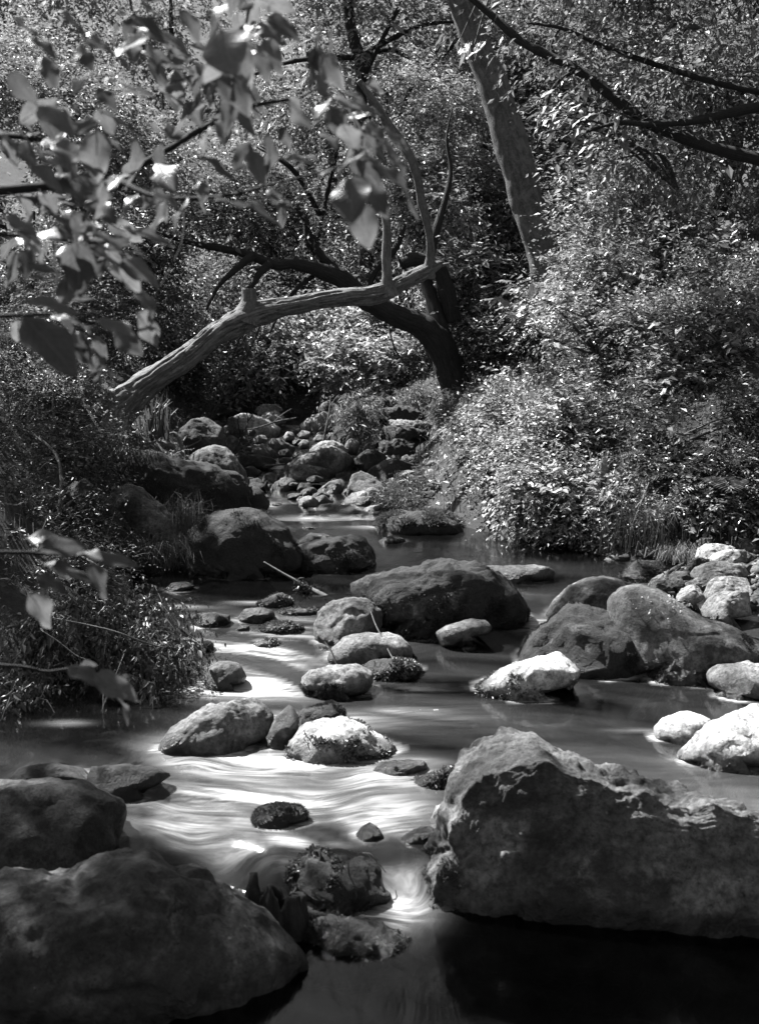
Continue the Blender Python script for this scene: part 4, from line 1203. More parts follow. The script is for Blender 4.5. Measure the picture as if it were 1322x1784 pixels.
for i, (px, py, Y, R) in enumerate(mid):
    c = at(px, py, Y)
    b0 = np.array([c[0] + rng.uniform(-.4, .4), Y + .2, gz(c[0], Y) - .1])
    bls = [(c + rng.normal(0, .45, 3) * R * np.array([1, .8, .7]), tuple(np.array([.75, .7, .55]) * R * rng.uniform(.7, 1.1)), 1) for _ in range(4)]
    t = thing('tree', 'leafy tree ' + where[i], 'tree', b0, 'trees of the valley')
    limb('trunk', [b0, b0 * .5 + c * .5 + rng.normal(0, .15, 3), c + np.array([0, 0, .3 * R])], [.10, .08, .03], 'darkbark', t, 8, 16, .1, 300 + i)
    G, tw = foliage(rng, bls, int(880 * R * R), 7, 0.075, 0.48, .34, False)
    o = add_mesh('foliage', G[0], G[1], M['tree'], t, smooth=False); o['kind'] = 'stuff'
    V, F = twigs_geo(*[x[::6] for x in tw], np.full(len(tw[0][::6]), .004))
    o = add_mesh('twigs', V, F, M['darkbark'], t); o['kind'] = 'stuff'
far = []
for rw, (py, Y) in enumerate([(480, 24), (330, 28), (170, 31), (20, 33), (-150, 35)]):
    for px in range(-140, 1500, 190):
        if rw == 4 and px < 500:
            continue
        if rw == 3 and 260 < px + (rw % 2) * 95 < 330:
            continue
        far.append((px + (rw % 2) * 95 + rng.uniform(-40, 40), py + rng.uniform(-30, 30), Y + rng.uniform(-1.5, 1.5)))
for i, (px, py, Y) in enumerate(far):
    c = at(px, py, Y)
    R = rng.uniform(1.5, 2.0)
    b0 = np.array([c[0], Y, gz(c[0], Y) - .2])
    bls = [(c + rng.normal(0, .45, 3) * R * np.array([1, .8, .7]), tuple(np.array([.8, .7, .6]) * R * rng.uniform(.7, 1.1)), 1) for _ in range(4)]
    t = thing('tree', 'small far tree on the hillside behind the valley trees', 'tree', b0, 'far trees on the hillside')
    limb('trunk', [b0, b0 * .5 + c * .5, c], [.12, .1, .04], 'darkbark', t, 6, 8, .1, 400 + i)
    G, tw = foliage(rng, bls, int(200 * R * R), 7, 0.148, 0.5, .45, False)
    o = add_mesh('foliage', G[0], G[1], M['far'], t, smooth=False); o['kind'] = 'stuff'

# ---------------------------------------------------------------- tree on the right bank whose dark limbs cross the top of the view
tb = np.array([3.6, 8.4, gz(3.6, 8.4) - .1])
rt = thing('limb_tree', 'broad tree with black limbs reaching over the bright bushes', 'tree', tb)
limb('trunk', [tb, tb + np.array([.05, 0, 1.2]), np.array([3.5, 8.6, 2.9]), np.array([3.3, 8.8, 4.2])], [.22, .19, .16, .1], 'darkbark', rt, 16, 40, .1, 501)
for i, (pp, y0, y1) in enumerate([
    ([(1560, 330, 26), (1420, 300, 22), (1250, 260, 20), (1130, 215, 18), (1060, 163, 17), (1010, 125, 16), (955, 97, 15), (905, 70, 14), (860, 30, 12), (800, -20, 9)], 8.6, 9.2),
    ([(1540, 180, 16), (1420, 175, 13), (1330, 162, 11), (1240, 142, 10), (1140, 112, 9), (1050, 80, 8), (980, 50, 6), (920, 40, 4)], 8.5, 8.9),
    ([(1560, 180, 22), (1420, 180, 18), (1330, 185, 17), (1270, 197, 16), (1200, 212, 13), (1130, 216, 10), (1075, 214, 7), (1020, 230, 4)], 8.3, 8.5),
    ([(1000, 122, 8), (965, 150, 5), (950, 190, 4), (930, 250, 2)], 9.0, 8.9),
    ([(975, 105, 7), (960, 80, 5), (980, 40, 4), (1000, 0, 3)], 9.0, 9.1)]):
    q, r = pxpath(pp, y0, y1)
    limb('limb', q, r * .52, 'darkbark', rt, 14, 60, .1, 510 + i)
rng = np.random.default_rng(520)
bl = [bl_(1180, 120, 9.0, (.75, .5, .35)), bl_(1280, 80, 9.2, (.7, .6, .5)), bl_(1120, 270, 9.0, (.4, .3, .18), .6), bl_(1250, 280, 9.0, (.4, .4, .2), .5), bl_(1060, 40, 9.4, (.6, .5, .3), .7), bl_(1310, 220, 8.8, (.5, .4, .35)),
      bl_(960, 60, 9.6, (.5, .4, .22), .5), bl_(1100, -160, 8.8, (1.2, 1.0, .5)), bl_(1350, -100, 8.6, (1.2, 1.1, .6))]
G, tw = foliage(rng, bl, 3000, 8, 0.06, 0.45, .28, False, hang=.3)
o = add_mesh('foliage', G[0], G[1], M['tree'], rt, smooth=False); o['kind'] = 'stuff'
V, F = twigs_geo(*[x[::2] for x in tw], np.full(len(tw[0][::2]), .003))
o = add_mesh('twigs', V, F, M['darkbark'], rt); o['kind'] = 'stuff'

# ---------------------------------------------------------------- large leaves, one object each
def leaf_template(name, width, bend, fold, wave, seed):
    nu, nv = 11, 7
    u = np.linspace(0, 1, nu)
    prof = (u ** 0.62) * (1 - u) ** 0.95
    prof = prof / prof.max()
    prof[0] = 0.05; prof[-1] = 0.0
    v = np.linspace(-1, 1, nv)
    U, Vv = np.meshgrid(u, v, indexing='ij')
    y = 0.5 * width * prof[:, None] * Vv
    z = -bend * U ** 2 + fold * np.abs(y) + wave * np.sin(U * 9 + seed) * np.abs(Vv) ** 2 * prof[:, None] * 0.1 - 0.25 * fold * np.abs(Vv) ** 3 * width
    Vx = np.stack([U, y, z], -1).reshape(-1, 3)
    # petiole
    pv, pf, _ = tube_geo([(-.16, 0, .02), (-.08, 0, .0), (.02, 0, 0), (.5, 0, -bend * .25 - .004)], [.010, .010, .010, .004], 5, 10)
    Fq = grid_faces(nu, nv)
    VV, FF = merge([(Vx, [Fq]), (pv, pf)])
    uv = np.zeros((len(VV), 2))
    uv[:len(Vx)] = np.stack([U, Vv], -1).reshape(-1, 2)
    o = add_mesh(name, VV, FF, None, uv=uv)
    me = o.data
    bpy.data.objects.remove(o)
    return me
LEAF = [leaf_template('leaf', w_, b_, f_, wv_, i) for i, (w_, b_, f_, wv_) in enumerate([(.42, .12, .35, .6), (.52, .18, .25, .9), (.36, .05, .4, .5), (.58, .10, .2, .8), (.46, .28, .3, .7), (.30, .15, .45, .4)])]
LEAFW = [.42, .52, .36, .58, .46, .30]
for me in LEAF:
    me.materials.append(M['bigleaf'])
LEAF_PALE = [me.copy() for me in LEAF]
for me in LEAF_PALE:
    me.materials[0] = M['paleleaf']
LEAF_DEAD = [me.copy() for me in LEAF]
for me in LEAF_DEAD:
    me.materials[0] = M['deadleaf']

def leaf_at(parent, p0, p1, up, wr=None, rng=None, bank=LEAF, name='leaf'):
    p0, p1 = np.array(p0), np.array(p1)
    d = p1 - p0
    L = np.linalg.norm(d)
    x = d / L
    y = nrm(np.cross(up, x))
    z = np.cross(x, y)
    k = int(np.argmin([abs(w_ - (wr or .45)) + (rng.uniform(0, .08) if rng is not None else 0) for w_ in LEAFW]))
    o = bpy.data.objects.new(name, bank[k])
    col.objects.link(o)
    ws = L * ((wr or LEAFW[k]) / LEAFW[k])
    m = Matrix(((x[0] * L, y[0] * ws, z[0] * L, 0), (x[1] * L, y[1] * ws, z[1] * L, 0), (x[2] * L, y[2] * ws, z[2] * L, 0), (0, 0, 0, 1)))
    loc = p0 - (wloc(parent) if parent is not None else 0)
    o.matrix_basis = Matrix.Translation(Vector(loc)) @ m
    if parent is not None:
        o.parent = parent
    return o

# overhanging tree by the photographer: branches and broad leaves against the light
rng = np.random.default_rng(600)
fb = np.array([-1.75, 2.1, gz(-1.75, 2.1) - .05])
ft = thing('overhanging_tree', 'broad leaved tree whose leafy branches hang over the near bank', 'tree', fb)
limb('trunk', [fb, fb + np.array([.05, .05, .9]), np.array([-1.6, 2.2, 1.7]), np.array([-1.5, 2.3, 2.6]), np.array([-1.3, 2.4, 3.6])], [.11, .10, .085, .07, .05], 'darkbark', ft, 16, 50, .08, 601)
BR = [([(-420, 330, 15), (-200, 345, 11), (0, 332, 9), (70, 325, 8), (130, 324, 8), (200, 320, 8), (235, 295, 6.5), (300, 256, 5.5), (380, 209, 5), (430, 187, 4), (520, 170, 3)], 2.2, 2.25),
      ([(190, 320, 7), (215, 318, 6), (240, 331, 5), (280, 344, 4), (350, 345, 3.5), (410, 338, 3), (470, 322, 2.5), (560, 300, 2), (640, 275, 2)], 2.22, 2.0),
      ([(-200, 260, 6), (0, 238, 5), (60, 243, 4.5), (100, 252, 4), (140, 258, 3), (175, 240, 2)], 2.1, 2.1),
      ([(390, 205, 3), (402, 160, 2.8), (412, 110, 2.6), (425, 60, 2.5), (440, -40, 2.5), (430, -160, 3)], 2.2, 2.2),
      ([(385, 206, 2), (372, 170, 1.6), (364, 140, 1.3), (360, 110, 1)], 2.2, 2.2),
      ([(285, 190, 3), (282, 150, 2.5), (270, 110, 2), (240, 60, 2), (220, -40, 3)], 2.4, 2.4),
      ([(520, 172, 2.5), (570, 150, 2), (600, 180, 2), (630, 230, 2), (640, 275, 2.2)], 2.2, 1.95),
      ([(160, 320, 3), (160, 345, 2.5), (165, 380, 2), (150, 420, 2)], 2.2, 2.0),
      ([(-200, 400, 6), (20, 410, 4), (90, 415, 3), (160, 430, 2.5), (230, 440, 2)], 2.0, 2.1),
      ([(-200, 560, 6), (20, 550, 4), (90, 548, 3), (150, 560, 2.5), (200, 565, 2)], 1.9, 2.0),
      ([(-200, 960, 5), (20, 962, 3.5), (80, 965, 3), (140, 962, 2.5), (180, 968, 1.5)], 2.1, 2.2),
      ([(-200, 1150, 5), (20, 1160, 3.5), (80, 1170, 3), (130, 1165, 2.5), (172, 1180, 1.5)], 2.2, 2.3),
      ([(320, 350, 2), (318, 420, 1.6), (280, 500, 1.3)], 2.2, 2.1)]
for i, (pp, y0, y1) in enumerate(BR):
    q, r = pxpath(pp, y0, y1)
    limb('branch', q, r, 'darkbark', ft, 10, 60, .12, 610 + i)
hi = [(-420, 330), (-200, 345), (-200, 260), (-200, 400), (-200, 560), (-200, 960), (-200, 1150)]
for i, (px, py) in enumerate(hi):      # the boughs joining those branches to the trunk
    e = at(px, py, 2.15)
    s0 = np.array([-1.6, 2.2, min(max(e[2] + .1, .3), 3.0)])
    limb('bough', [s0, (s0 + e) / 2 + np.array([0, 0, .05]), e], [.04, .03, .012], 'darkbark', ft, 8, 12, .1, 640 + i)
LV = [  # base x, base y, tip x, tip y, width / length, distance
 (72, 188, 126, 224, .5, 1.75), (168, 232, 167, 310, .55, 1.8), (78, 277, 165, 303, .36, 1.7), (192, 140, 284, 172, .3, 1.8), (192, 92, 238, 116, .5, 1.7), (160, 123, 126, 158, .6, 1.75),
 (237, 245, 240, 312, .36, 2.0), (281, 257, 273, 312, .36, 2.0), (99, 314, 146, 345, .45, 1.7), (58, 289, 106, 320, .42, 1.65), (142, 78, 158, 118, .5, 1.6), (150, 65, 190, 82, .42, 1.6),
 (56, 68, 99, 95, .5, 1.55), (76, 102, 97, 148, .5, 1.6), (172, 157, 205, 188, .6, 1.8), (174, 193, 198, 229, .6, 1.8), (104, 186, 128, 194, .4, 1.9), (128, 190, 146, 188, .4, 1.9), (181, 196, 230, 219, .36, 1.8),
 (301, 142, 347, 131, .3, 2.0), (219, 157, 255, 164, .42, 1.9), (258, 215, 279, 223, .4, 2.1), (385, 58, 405, 120, .85, 1.6), (381, 93, 362, 143, .6, 1.7), (431, 79, 499, 111, .46, 1.65), (450, 91, 468, 136, .46, 1.7),
 (409, 134, 428, 197, .5, 1.8), (395, 132, 390, 165, .5, 1.8), (550, 83, 556, 127, .5, 1.9), (560, 128, 563, 167, .45, 1.9), (548, 88, 534, 162, .3, 1.9), (563, 98, 592, 152, .5, 1.85), (505, 175, 534, 224, .6, 1.8),
 (575, 189, 589, 229, .6, 1.8), (469, 238, 474, 295, .55, 1.8), (438, 266, 459, 315, .5, 1.8), (434, 252, 410, 297, .5, 1.8), (364, 225, 349, 265, .6, 1.9), (487, 226, 509, 256, .45, 1.85), (598, 220, 623, 258, .6, 1.75),
 (566, 233, 587, 253, .5, 1.8), (353, 276, 408, 303, .26, 1.95), (464, 305, 497, 323, .4, 1.85), (546, 319, 576, 292, .32, 1.8), (500, 277, 547, 277, .28, 1.85), (352, 318, 354, 349, .5, 2.0), (637, 265, 590, 292, .32, 1.65),
 (612, 313, 610, 379, .78, 1.6), (634, 320, 675, 370, .5, 1.65), (665, 293, 744, 352, .42, 1.6), (625, 359, 643, 429, .55, 1.65), (635, 234, 656, 263, .5, 1.75), (667, 226, 712, 249, .42, 1.75), (615, 179, 662, 194, .36, 1.75),
 (638, 215, 668, 235, .45, 1.75), (668, 247, 698, 275, .45, 1.7), (676, 267, 709, 297, .42, 1.7), (638, 276, 671, 285, .45, 1.6), (577, 191, 602, 218, .7, 1.8), (70, 408, 117, 408, .5, 1.8), (127, 379, 154, 399, .7, 1.85),
 (152, 355, 196, 373, .42, 1.85), (175, 355, 198, 385, .45, 1.85), (135, 428, 140, 508, .5, 1.75), (184, 430, 223, 443, .5, 1.8), (198, 461, 230, 499, .5, 1.8), (222, 452, 276, 492, .38, 1.75), (234, 439, 273, 454, .32, 1.8),
 (236, 403, 303, 420, .26, 1.85), (211, 393, 237, 402, .4, 1.9), (184, 452, 165, 482, .5, 1.8), (56, 464, 99, 473, .32, 1.7), (55, 483, 96, 484, .36, 1.7), (53, 525, 137, 536, .28, 1.65), (92, 552, 128, 554, .32, 1.75),
 (50, 560, 132, 643, .5, 1.6), (130, 557, 169, 587, .6, 1.75), (148, 592, 192, 665, .42, 1.75), (177, 559, 233, 582, .32, 1.75), (244, 506, 268, 546, .6, 1.9), (243, 549, 282, 598, .5, 1.85), (150, 545, 172, 538, .4, 1.8),
 (53, 938, 105, 932, .42, 1.85), (76, 956, 152, 947, .36, 1.8), (88, 966, 138, 961, .24, 1.8), (140, 959, 176, 969, .5, 1.8), (170, 969, 238, 984, .28, 1.8), (85, 984, 157, 1004, .36, 1.8), (157, 988, 191, 1037, .6, 1.8),
 (56, 1038, 93, 1090, .5, 1.75), (70, 1005, 112, 1024, .45, 1.85), (124, 1163, 174, 1187, .52, 1.85), (171, 1179, 235, 1211, .46, 1.85), (204, 1213, 235, 1247, .4, 1.9), (140, 1160, 160, 1155, .4, 1.9), (215, 1176, 238, 1186, .4, 1.9),
 (20, 130, 60, 180, .5, 1.6), (5, 240, 50, 262, .45, 1.6), (15, 380, 62, 400, .45, 1.65), (300, 95, 340, 110, .4, 2.1), (330, 180, 350, 215, .5, 2.1), (25, 30, 70, 60, .5, 1.55), (240, 30, 285, 55, .4, 1.7), (470, 30, 520, 62, .45, 1.7),
 (320, 20, 350, 70, .5, 1.7), (110, 20, 150, 55, .5, 1.6), (560, 40, 545, 85, .45, 1.8)]
for (x0, y0, x1, y1, wr, Y) in LV:
    mx, my = (x0 + x1) / 2, (y0 + y1) / 2
    x0, y0, x1, y1 = mx + (x0 - mx) * 1.2, my + (y0 - my) * 1.2, mx + (x1 - mx) * 1.2, my + (y1 - my) * 1.2
    wr = wr * 1.15
    dY = rng.uniform(-.03, .035)
    up = nrm(np.array([0, 0, 1.0]) + rng.normal(0, .45, 3) + np.array([0, -.55, 0]))
    leaf_at(ft, at(x0, y0, Y), at(x1, y1, Y + dY), up, wr, rng)
# dimmer leaves a little deeper on the same branches
for i in range(188):
    b, y0, y1 = BR[rng.integers(0, 10)]
    b = np.array(b)
    f = rng.uniform(.25, 1) * (len(b) - 1)
    k = min(int(f), len(b) - 2)
    p = b[k, :2] + (b[k + 1, :2] - b[k, :2]) * (f - k) + rng.normal(0, 22, 2)
    if p[0] > 650 or p[0] < -40:
        continue
    Y = rng.uniform(1.75, 2.4)
    P0 = at(p[0], p[1], Y)
    d = nrm(rng.normal(0, .6, 3) + np.array([.35, 0, -.45])) * rng.uniform(.045, .078)
    leaf_at(ft, P0, P0 + d, nrm(np.array([0, -.4, 1]) + rng.normal(0, .5, 3)), rng.uniform(.35, .6), rng)

# large leaved sprays on the right bank (each leaf its own)
def big_spray(name, label, centres, Y, n, ln, base_px, seed, bank=LEAF_PALE, wr=(.34, .5), lean=(-.5, 0, -.15), sd=(28, 16)):
    rg = np.random.default_rng(seed)
    b = at(base_px[0], base_px[1], Y + .5)
    t = thing(name, label, 'shrub', b)
    for (cx, cy) in centres:
        e = at(cx, cy, Y)
        limb('stem', [b, (b + e) / 2 + rg.normal(0, .08, 3) + np.array([0, 0, .1]), e], [.012, .009, .003], 'twig', t, 6, 16, .1, seed)
    for i in range(n):
        cx, cy = centres[i % len(centres)]
        P0 = at(cx + rg.normal(0, sd[0]), cy + rg.normal(0, sd[1]), Y + rg.normal(0, .12))
        d = nrm(np.array(lean) + rg.normal(0, .35, 3)) * ln * rg.uniform(.7, 1.25)
        leaf_at(t, P0, P0 + d, nrm(np.array([-.2, -.15, 1]) + rg.normal(0, .3, 3)), rg.uniform(*wr), rg, bank)
    return t
big_spray('broadleaf_shrub', 'spray of large glossy sunlit leaves below the black limbs', [(1000, 180), (1020, 225), (1040, 260), (1060, 280), (1090, 230), (960, 200)], 8.6, 110, .105, (1180, 330), 701, lean=(-.7, -.1, -.5))
big_spray('broadleaf_shrub', 'spray of pointed pale leaves jutting into the dark gap beside the pale trunk', [(910, 535), (930, 560), (900, 515), (960, 530)], 9.2, 42, .12, (1040, 620), 702, lean=(-.8, 0, -.25))
big_spray('broadleaf_shrub', 'few heart shaped pale leaves climbing beside the wide sunlit bush', [(930, 640), (945, 655), (922, 665)], 9.0, 11, .10, (1000, 720), 703, wr=(.55, .62), lean=(-.1, -.3, -1), sd=(12, 14))
big_spray('broadleaf_shrub', 'scattered large leaves over the dark hollow', [(1170, 650), (1210, 640), (1190, 690), (1160, 555)], 8.6, 16, .11, (1290, 700), 704, wr=(.4, .58), lean=(-.6, -.2, -.5), sd=(24, 16))
big_spray('broadleaf_shrub', 'single pale three lobed leaf cluster in the dark hollow', [(1185, 775)], 8.0, 4, .14, (1230, 860), 705, wr=(.58, .62), lean=(-.3, -.3, -.8), sd=(8, 8))
big_spray('broadleaf_shrub', 'pale leaf sprays at the top of the pale leaning trunk', [(800, 70), (825, 80), (880, 70), (1010, 90)], 10.5, 34, .13, (870, -40), 706, lean=(-.3, -.2, -.8), sd=(22, 10))

# ---------------------------------------------------------------- grass, ferns, moss, weed
def blades_geo(rng, P, H, lean, width, bendy=0.5):
    n = len(P)
    az = rng.uniform(0, 2 * math.pi, n)
    d = np.stack([np.cos(az), np.sin(az), np.zeros(n)], -1) * rng.uniform(.1, 1, (n, 1)) + np.asarray(lean)
    s = nrm(np.stack([-np.sin(az), np.cos(az), np.zeros(n)], -1))
    H = H[:, None]
    w = (width * rng.uniform(.6, 1.3, n))[:, None]
    m = P + np.array([0, 0, 1]) * H * .62 + d * H * .22 * bendy
    e = P + np.array([0, 0, 1]) * H * (1.0 - .45 * bendy * np.linalg.norm(d, axis=1, keepdims=True)) + d * H * .75 * bendy
    V = np.stack([P - s * w, P + s * w, m - s * w * .7, m + s * w * .7, e], 1).reshape(-1, 3)
    b = np.arange(n)[:, None] * 5
    return V, [b + np.array([[0, 1, 3, 2]]), b + np.array([[2, 3, 4]])]

def tuft(name, label, cat, px, py, Y, n, h, rad, mat, lean=(0, 0, 0), width=.0025, seed=0, bendy=.8, group=None):
    rg = np.random.default_rng(seed)
    c = on_ground(px, py) if Y is None else at(px, py, Y)
    P = c + rg.normal(0, 1, (n, 3)) * np.array([rad, rad * .8, rad * .12])
    V, F = blades_geo(rg, P, h * rg.uniform(.4, 1.2, n), lean, width, bendy)
    t = thing(name, label, cat, c, group)
    o = add_mesh('blades', V, F, M[mat], t, smooth=False)
    o['kind'] = 'stuff'
    return t

def leafy_tuft(label, blobs, n, leaf, mat, seed, base, ratio=.2, hang=.5, droop=.6, tl=.16):
    return plant('grass_tuft', label, 'grass', blobs, n, 9, leaf, mat, base=base, ratio=ratio, tl=tl, six=False, droop=droop, hang=hang, stems=0, twigs=False, seed=seed, up_noise=.7)
leafy_tuft('bright grass hanging over dark rocks beside the ledge', [bl_(628, 712, 11.9, (.16, .14, .13)), bl_(618, 740, 11.8, (.08, .08, .14)), bl_(640, 745, 11.8, (.1, .08, .12))], 420, .055, 'drygrass', 801, at(630, 745, 12.0))
leafy_tuft('bright grass tuft growing above the layered ledge', [bl_(690, 700, 12.5, (.24, .16, .07)), bl_(735, 690, 12.6, (.18, .16, .08)), bl_(660, 695, 12.5, (.12, .12, .08))], 330, .05, 'drygrass', 802, at(700, 715, 12.5))
leafy_tuft('round bright grass tuft beside the layered ledge', [bl_(788, 705, 11.8, (.16, .15, .14)), bl_(775, 725, 11.6, (.12, .1, .1)), bl_(805, 735, 11.7, (.12, .1, .12))], 480, .05, 'drygrass', 803, at(788, 745, 11.8))
leafy_tuft('fine grass on the hummock beside the upper pool', [bl_(690, 872, 9.4, (.12, .1, .08)), bl_(670, 888, 9.3, (.06, .08, .05)), bl_(725, 880, 9.3, (.12, .1, .07))], 420, .04, 'grass', 804, at(690, 890, 9.4))
leafy_tuft('leaning grass below the pointed rock', [bl_(735, 848, 9.7, (.14, .1, .08)), bl_(770, 868, 9.5, (.12, .1, .08)), bl_(700, 850, 9.8, (.1, .1, .05))], 420, .042, 'grass', 805, at(735, 860, 9.7))
tuft('grass_tuft', 'dark grass tuft overhanging the pool by the tall mossy boulder', 'grass', 285, 985, 7.1, 500, .22, .10, 'grass', (.4, -.4, 0), .002, 806, 1.2)
tuft('grass_tuft', 'grass growing round the angular boulder', 'grass', 315, 925, 7.7, 350, .26, .09, 'grass', (0, -.1, 0), .002, 807, 1.0)
tuft('grass_tuft', 'tall grass at the foot of the dead trunk', 'grass', 170, 800, 8.4, 350, .26, .14, 'grass', (0, 0, 0), .003, 808, .8)
tuft('strap_plant', 'spiky strap leaved plant behind the foot of the dead trunk', 'plant', 268, 765, 9.3, 70, .35, .07, 'grass', (0, 0, 0), .009, 809, .7)
tuft('strap_plant', 'strap leaved plant with long hanging blades beside the bush over the pool', 'plant', 1085, 900, 7.9, 160, .36, .12, 'grass', (-.1, -.6, -.1), .007, 810, 1.3)
tuft('strap_plant', 'pale lily like leaves at the top of the hanging bush', 'plant', 1075, 850, 8.0, 60, .3, .12, 'drygrass', (-.1, -.3, 0), .014, 811, 1.0)
tuft('grass_tuft', 'shadowed reeds hanging over the dark ledge', 'grass', 1130, 950, None, 500,   .36, .14, 'dark_shade_leaf', (0, -.35, 0), .003, 812, 1.0)
tuft('grass_tuft', 'dead grass lying above the stone heap', 'grass', 1190, 972, 7.2, 420, .14, .10, 'drygrass', (0, -.3, -.2), .0025, 813, 1.4)

# grassy hummock at the upper pool
rock('HUM', 'hummock', 'mossy earth hummock with short grass at the upper pool edge', [(655, 922), (668, 900), (700, 893), (740, 890), (775, 897), (805, 912), (812, 930)], 'mossy', base=926, dep=0.8, amp=0.09, cuts=0, cat='hummock')

def coat(key, part, n, h, mat, cond, seed, width=None, leafy=False):
    """Moss or weed growing on a rock, as a part of it."""
    o, V, F, Nn = ROCKS[key]
    rg = np.random.default_rng(seed)
    tri = V[F]
    ar = np.linalg.norm(np.cross(tri[:, 1] - tri[:, 0], tri[:, 2] - tri[:, 0]), axis=1)
    cen = tri.mean(1)
    fn = nrm(np.cross(tri[:, 1] - tri[:, 0], tri[:, 2] - tri[:, 0]))
    px, py = project(cen)
    ok = cond(px, py, cen, fn) & (cen[:, 2] > zwater(cen[:, 1]) - .02) & ((fn @ FWD) < .45)
    wgt = ar * ok * np.clip(0.35 + 2.2 * fbm(cen * 11, 3, seed), 0, 3)
    if wgt.sum() <= 0:
        return
    fi = rg.choice(len(F), n, p=wgt / wgt.sum())
    b = rg.dirichlet((1, 1, 1), n)
    P = (tri[fi] * b[..., None]).sum(1)
    D = fn[fi] + rg.normal(0, .6, (n, 3)) + np.array([0, 0, .15])
    G = leaves_geo(rg, P - .002, D, h * rg.uniform(.5, 1.3, n), .55 if leafy else .22, None, six=leafy)
    m = add_mesh(part, G[0], G[1], M[mat], o, smooth=False)
    m['kind'] = 'stuff'

lowz = lambda k: (lambda px, py, c, n: c[:, 2] < zwater(c[:, 1]) + k)
coat('R9', 'water_weed', 1500, .014, 'weed', lambda px, py, c, n: (c[:, 2] < zwater(c[:, 1]) + .085) | (px < 540), 901, leafy=True)
coat('R17', 'water_weed', 1700, .014, 'weed', lambda px, py, c, n: py > 1172 + (px - 860) * .08, 902, leafy=True)
coat('R11', 'water_weed', 1300, .014, 'weed', lambda px, py, c, n: py > 0, 903, leafy=True)
coat('R8', 'moss', 2500, .012, 'moss', lambda px, py, c, n: py > 0, 904)
coat('R10', 'moss', 1800, .014, 'moss', lambda px, py, c, n: (py > 1192) & (px < 600), 905)
coat('R24', 'moss', 2600, .009, 'moss', lambda px, py, c, n: py > 0, 906)
coat('R31', 'moss', 2000, .010, 'moss', lambda px, py, c, n: py > 0, 907)
coat('R18', 'moss', 7000, .014, 'moss', lambda px, py, c, n: fbm(c * 4, 3, 5) > -.15, 908)
coat('R14', 'moss', 12000, .014, 'moss', lambda px, py, c, n: (py > 1030 + 14 * np.sin(px * .03)) & (fbm(c * 4, 3, 6) > -.3), 909)
coat('R36', 'moss', 5000, .016, 'moss', lambda px, py, c, n: fbm(c * 3, 3, 7) > 0.05, 910)
coat('R37', 'moss', 4000, .015, 'moss', lambda px, py, c, n: (c[:, 2] < zwater(c[:, 1]) + .12), 911)
coat('R28', 'water_weed', 1300, .012, 'weed', lambda px, py, c, n: fbm(c * 14, 2, 8) > -.1, 912, leafy=True)
coat('R28b', 'moss', 1800, .012, 'moss', lambda px, py, c, n: py > 0, 913)
coat('R39', 'moss', 5000, .02, 'moss', lambda px, py, c, n: (py > 835), 914)
coat('HUM', 'grass', 5000, .035, 'grass', lambda px, py, c, n: py < 915, 915)
coat('S13', 'moss', 2500, .016, 'moss', lambda px, py, c, n: py > 0, 916)
coat('R43', 'moss', 3500, .018, 'moss', lambda px, py, c, n: py > 0, 917)
coat('E11', 'moss', 1200, .014, 'moss', lambda px, py, c, n: py > 0, 918)
coat('R1', 'moss', 2500, .010, 'moss', lambda px, py, c, n: (px < 800) & (py > 1480), 919)
coat('R20', 'moss', 6000, .014, 'moss', lambda px, py, c, n: (py > 1092) & (fbm(c * 4, 3, 9) > -.2), 921)
coat('R35', 'water_weed', 500, .012, 'weed', lambda px, py, c, n: px > 462, 920, leafy=True)

def weed_bed(label, pts, base, n, seed, mat='weed', sz=.013):
    key = 'W%d' % seed
    rock(key, 'water_weed', label, pts, 'dark', base=base, dep=.8, sub=4, amp=.08, cuts=0, cat='weed')
    coat(key, 'leaves', n, sz, mat, lambda px, py, c, n_: py > 0, seed, leafy=True)
weed_bed('dark clump of water weed between the flat stone and the huge dark boulder', [(714, 1367), (730, 1352), (765, 1341), (800, 1336), (824, 1342), (815, 1354), (770, 1366)], 1366, 1500, 930)
weed_bed('small heap of wet weed above the rapids', [(446, 1054), (470, 1039), (490, 1033), (512, 1046), (500, 1057)], 1056, 900, 931)
weed_bed('long flat bed of weed below the loaf shaped stone', [(450, 1098), (470, 1086), (500, 1083), (530, 1089), (534, 1097), (490, 1102)], 1101, 1200, 932)
weed_bed('thin raft of weed below the driftwood stick', [(478, 1068), (490, 1061), (530, 1059), (565, 1062), (560, 1069)], 1069, 800, 933)
weed_bed('weed tuft between the low mossy stone and the flat weedy stone', [(410, 1098), (420, 1088), (434, 1090), (436, 1100)], 1099, 400, 934)
weed_bed('weed patch in the white water below the weeping shrub', [(330, 1135), (345, 1118), (368, 1120), (374, 1134)], 1134, 700, 935)

# ground cover on the banks
rg = np.random.default_rng(950)
def bank_points(n, x0, x1, y0, y1, lo=0.04):
    X, Y = rg.uniform(x0, x1, n), rg.uniform(y0, y1, n)
    Z = ground_z(X, Y)
    ok = (Z > zwater(Y) + lo) | (Y > 14.3)
    return np.stack([X, Y, Z], -1)[ok]
P = bank_points(26000, -4.5, 5.0, 4.6, 15.5)
P = P[fbm(P * 1.6, 3, 21) > -.25]
V, F = blades_geo(rg, P, .15 * rg.uniform(.4, 1.5, len(P)), (0, -.1, 0), .0028, 1.0)
o = add_mesh('bank_grass', V, F, M['grass'], smooth=False)
tag(o, 'short wild grass covering both banks', 'grass', kind='stuff')
P = bank_points(26000, -5, 5.5, 4.6, 15.5, .02)
G = leaves_geo(rg, P + np.array([0, 0, .012]), rg.normal(0, 1, (len(P), 3)) * np.array([1, 1, .35]), rg.uniform(.02, .05, len(P)), .5, six=False)
o = add_mesh('leaf_litter', G[0], G[1], M['bush'], smooth=False)
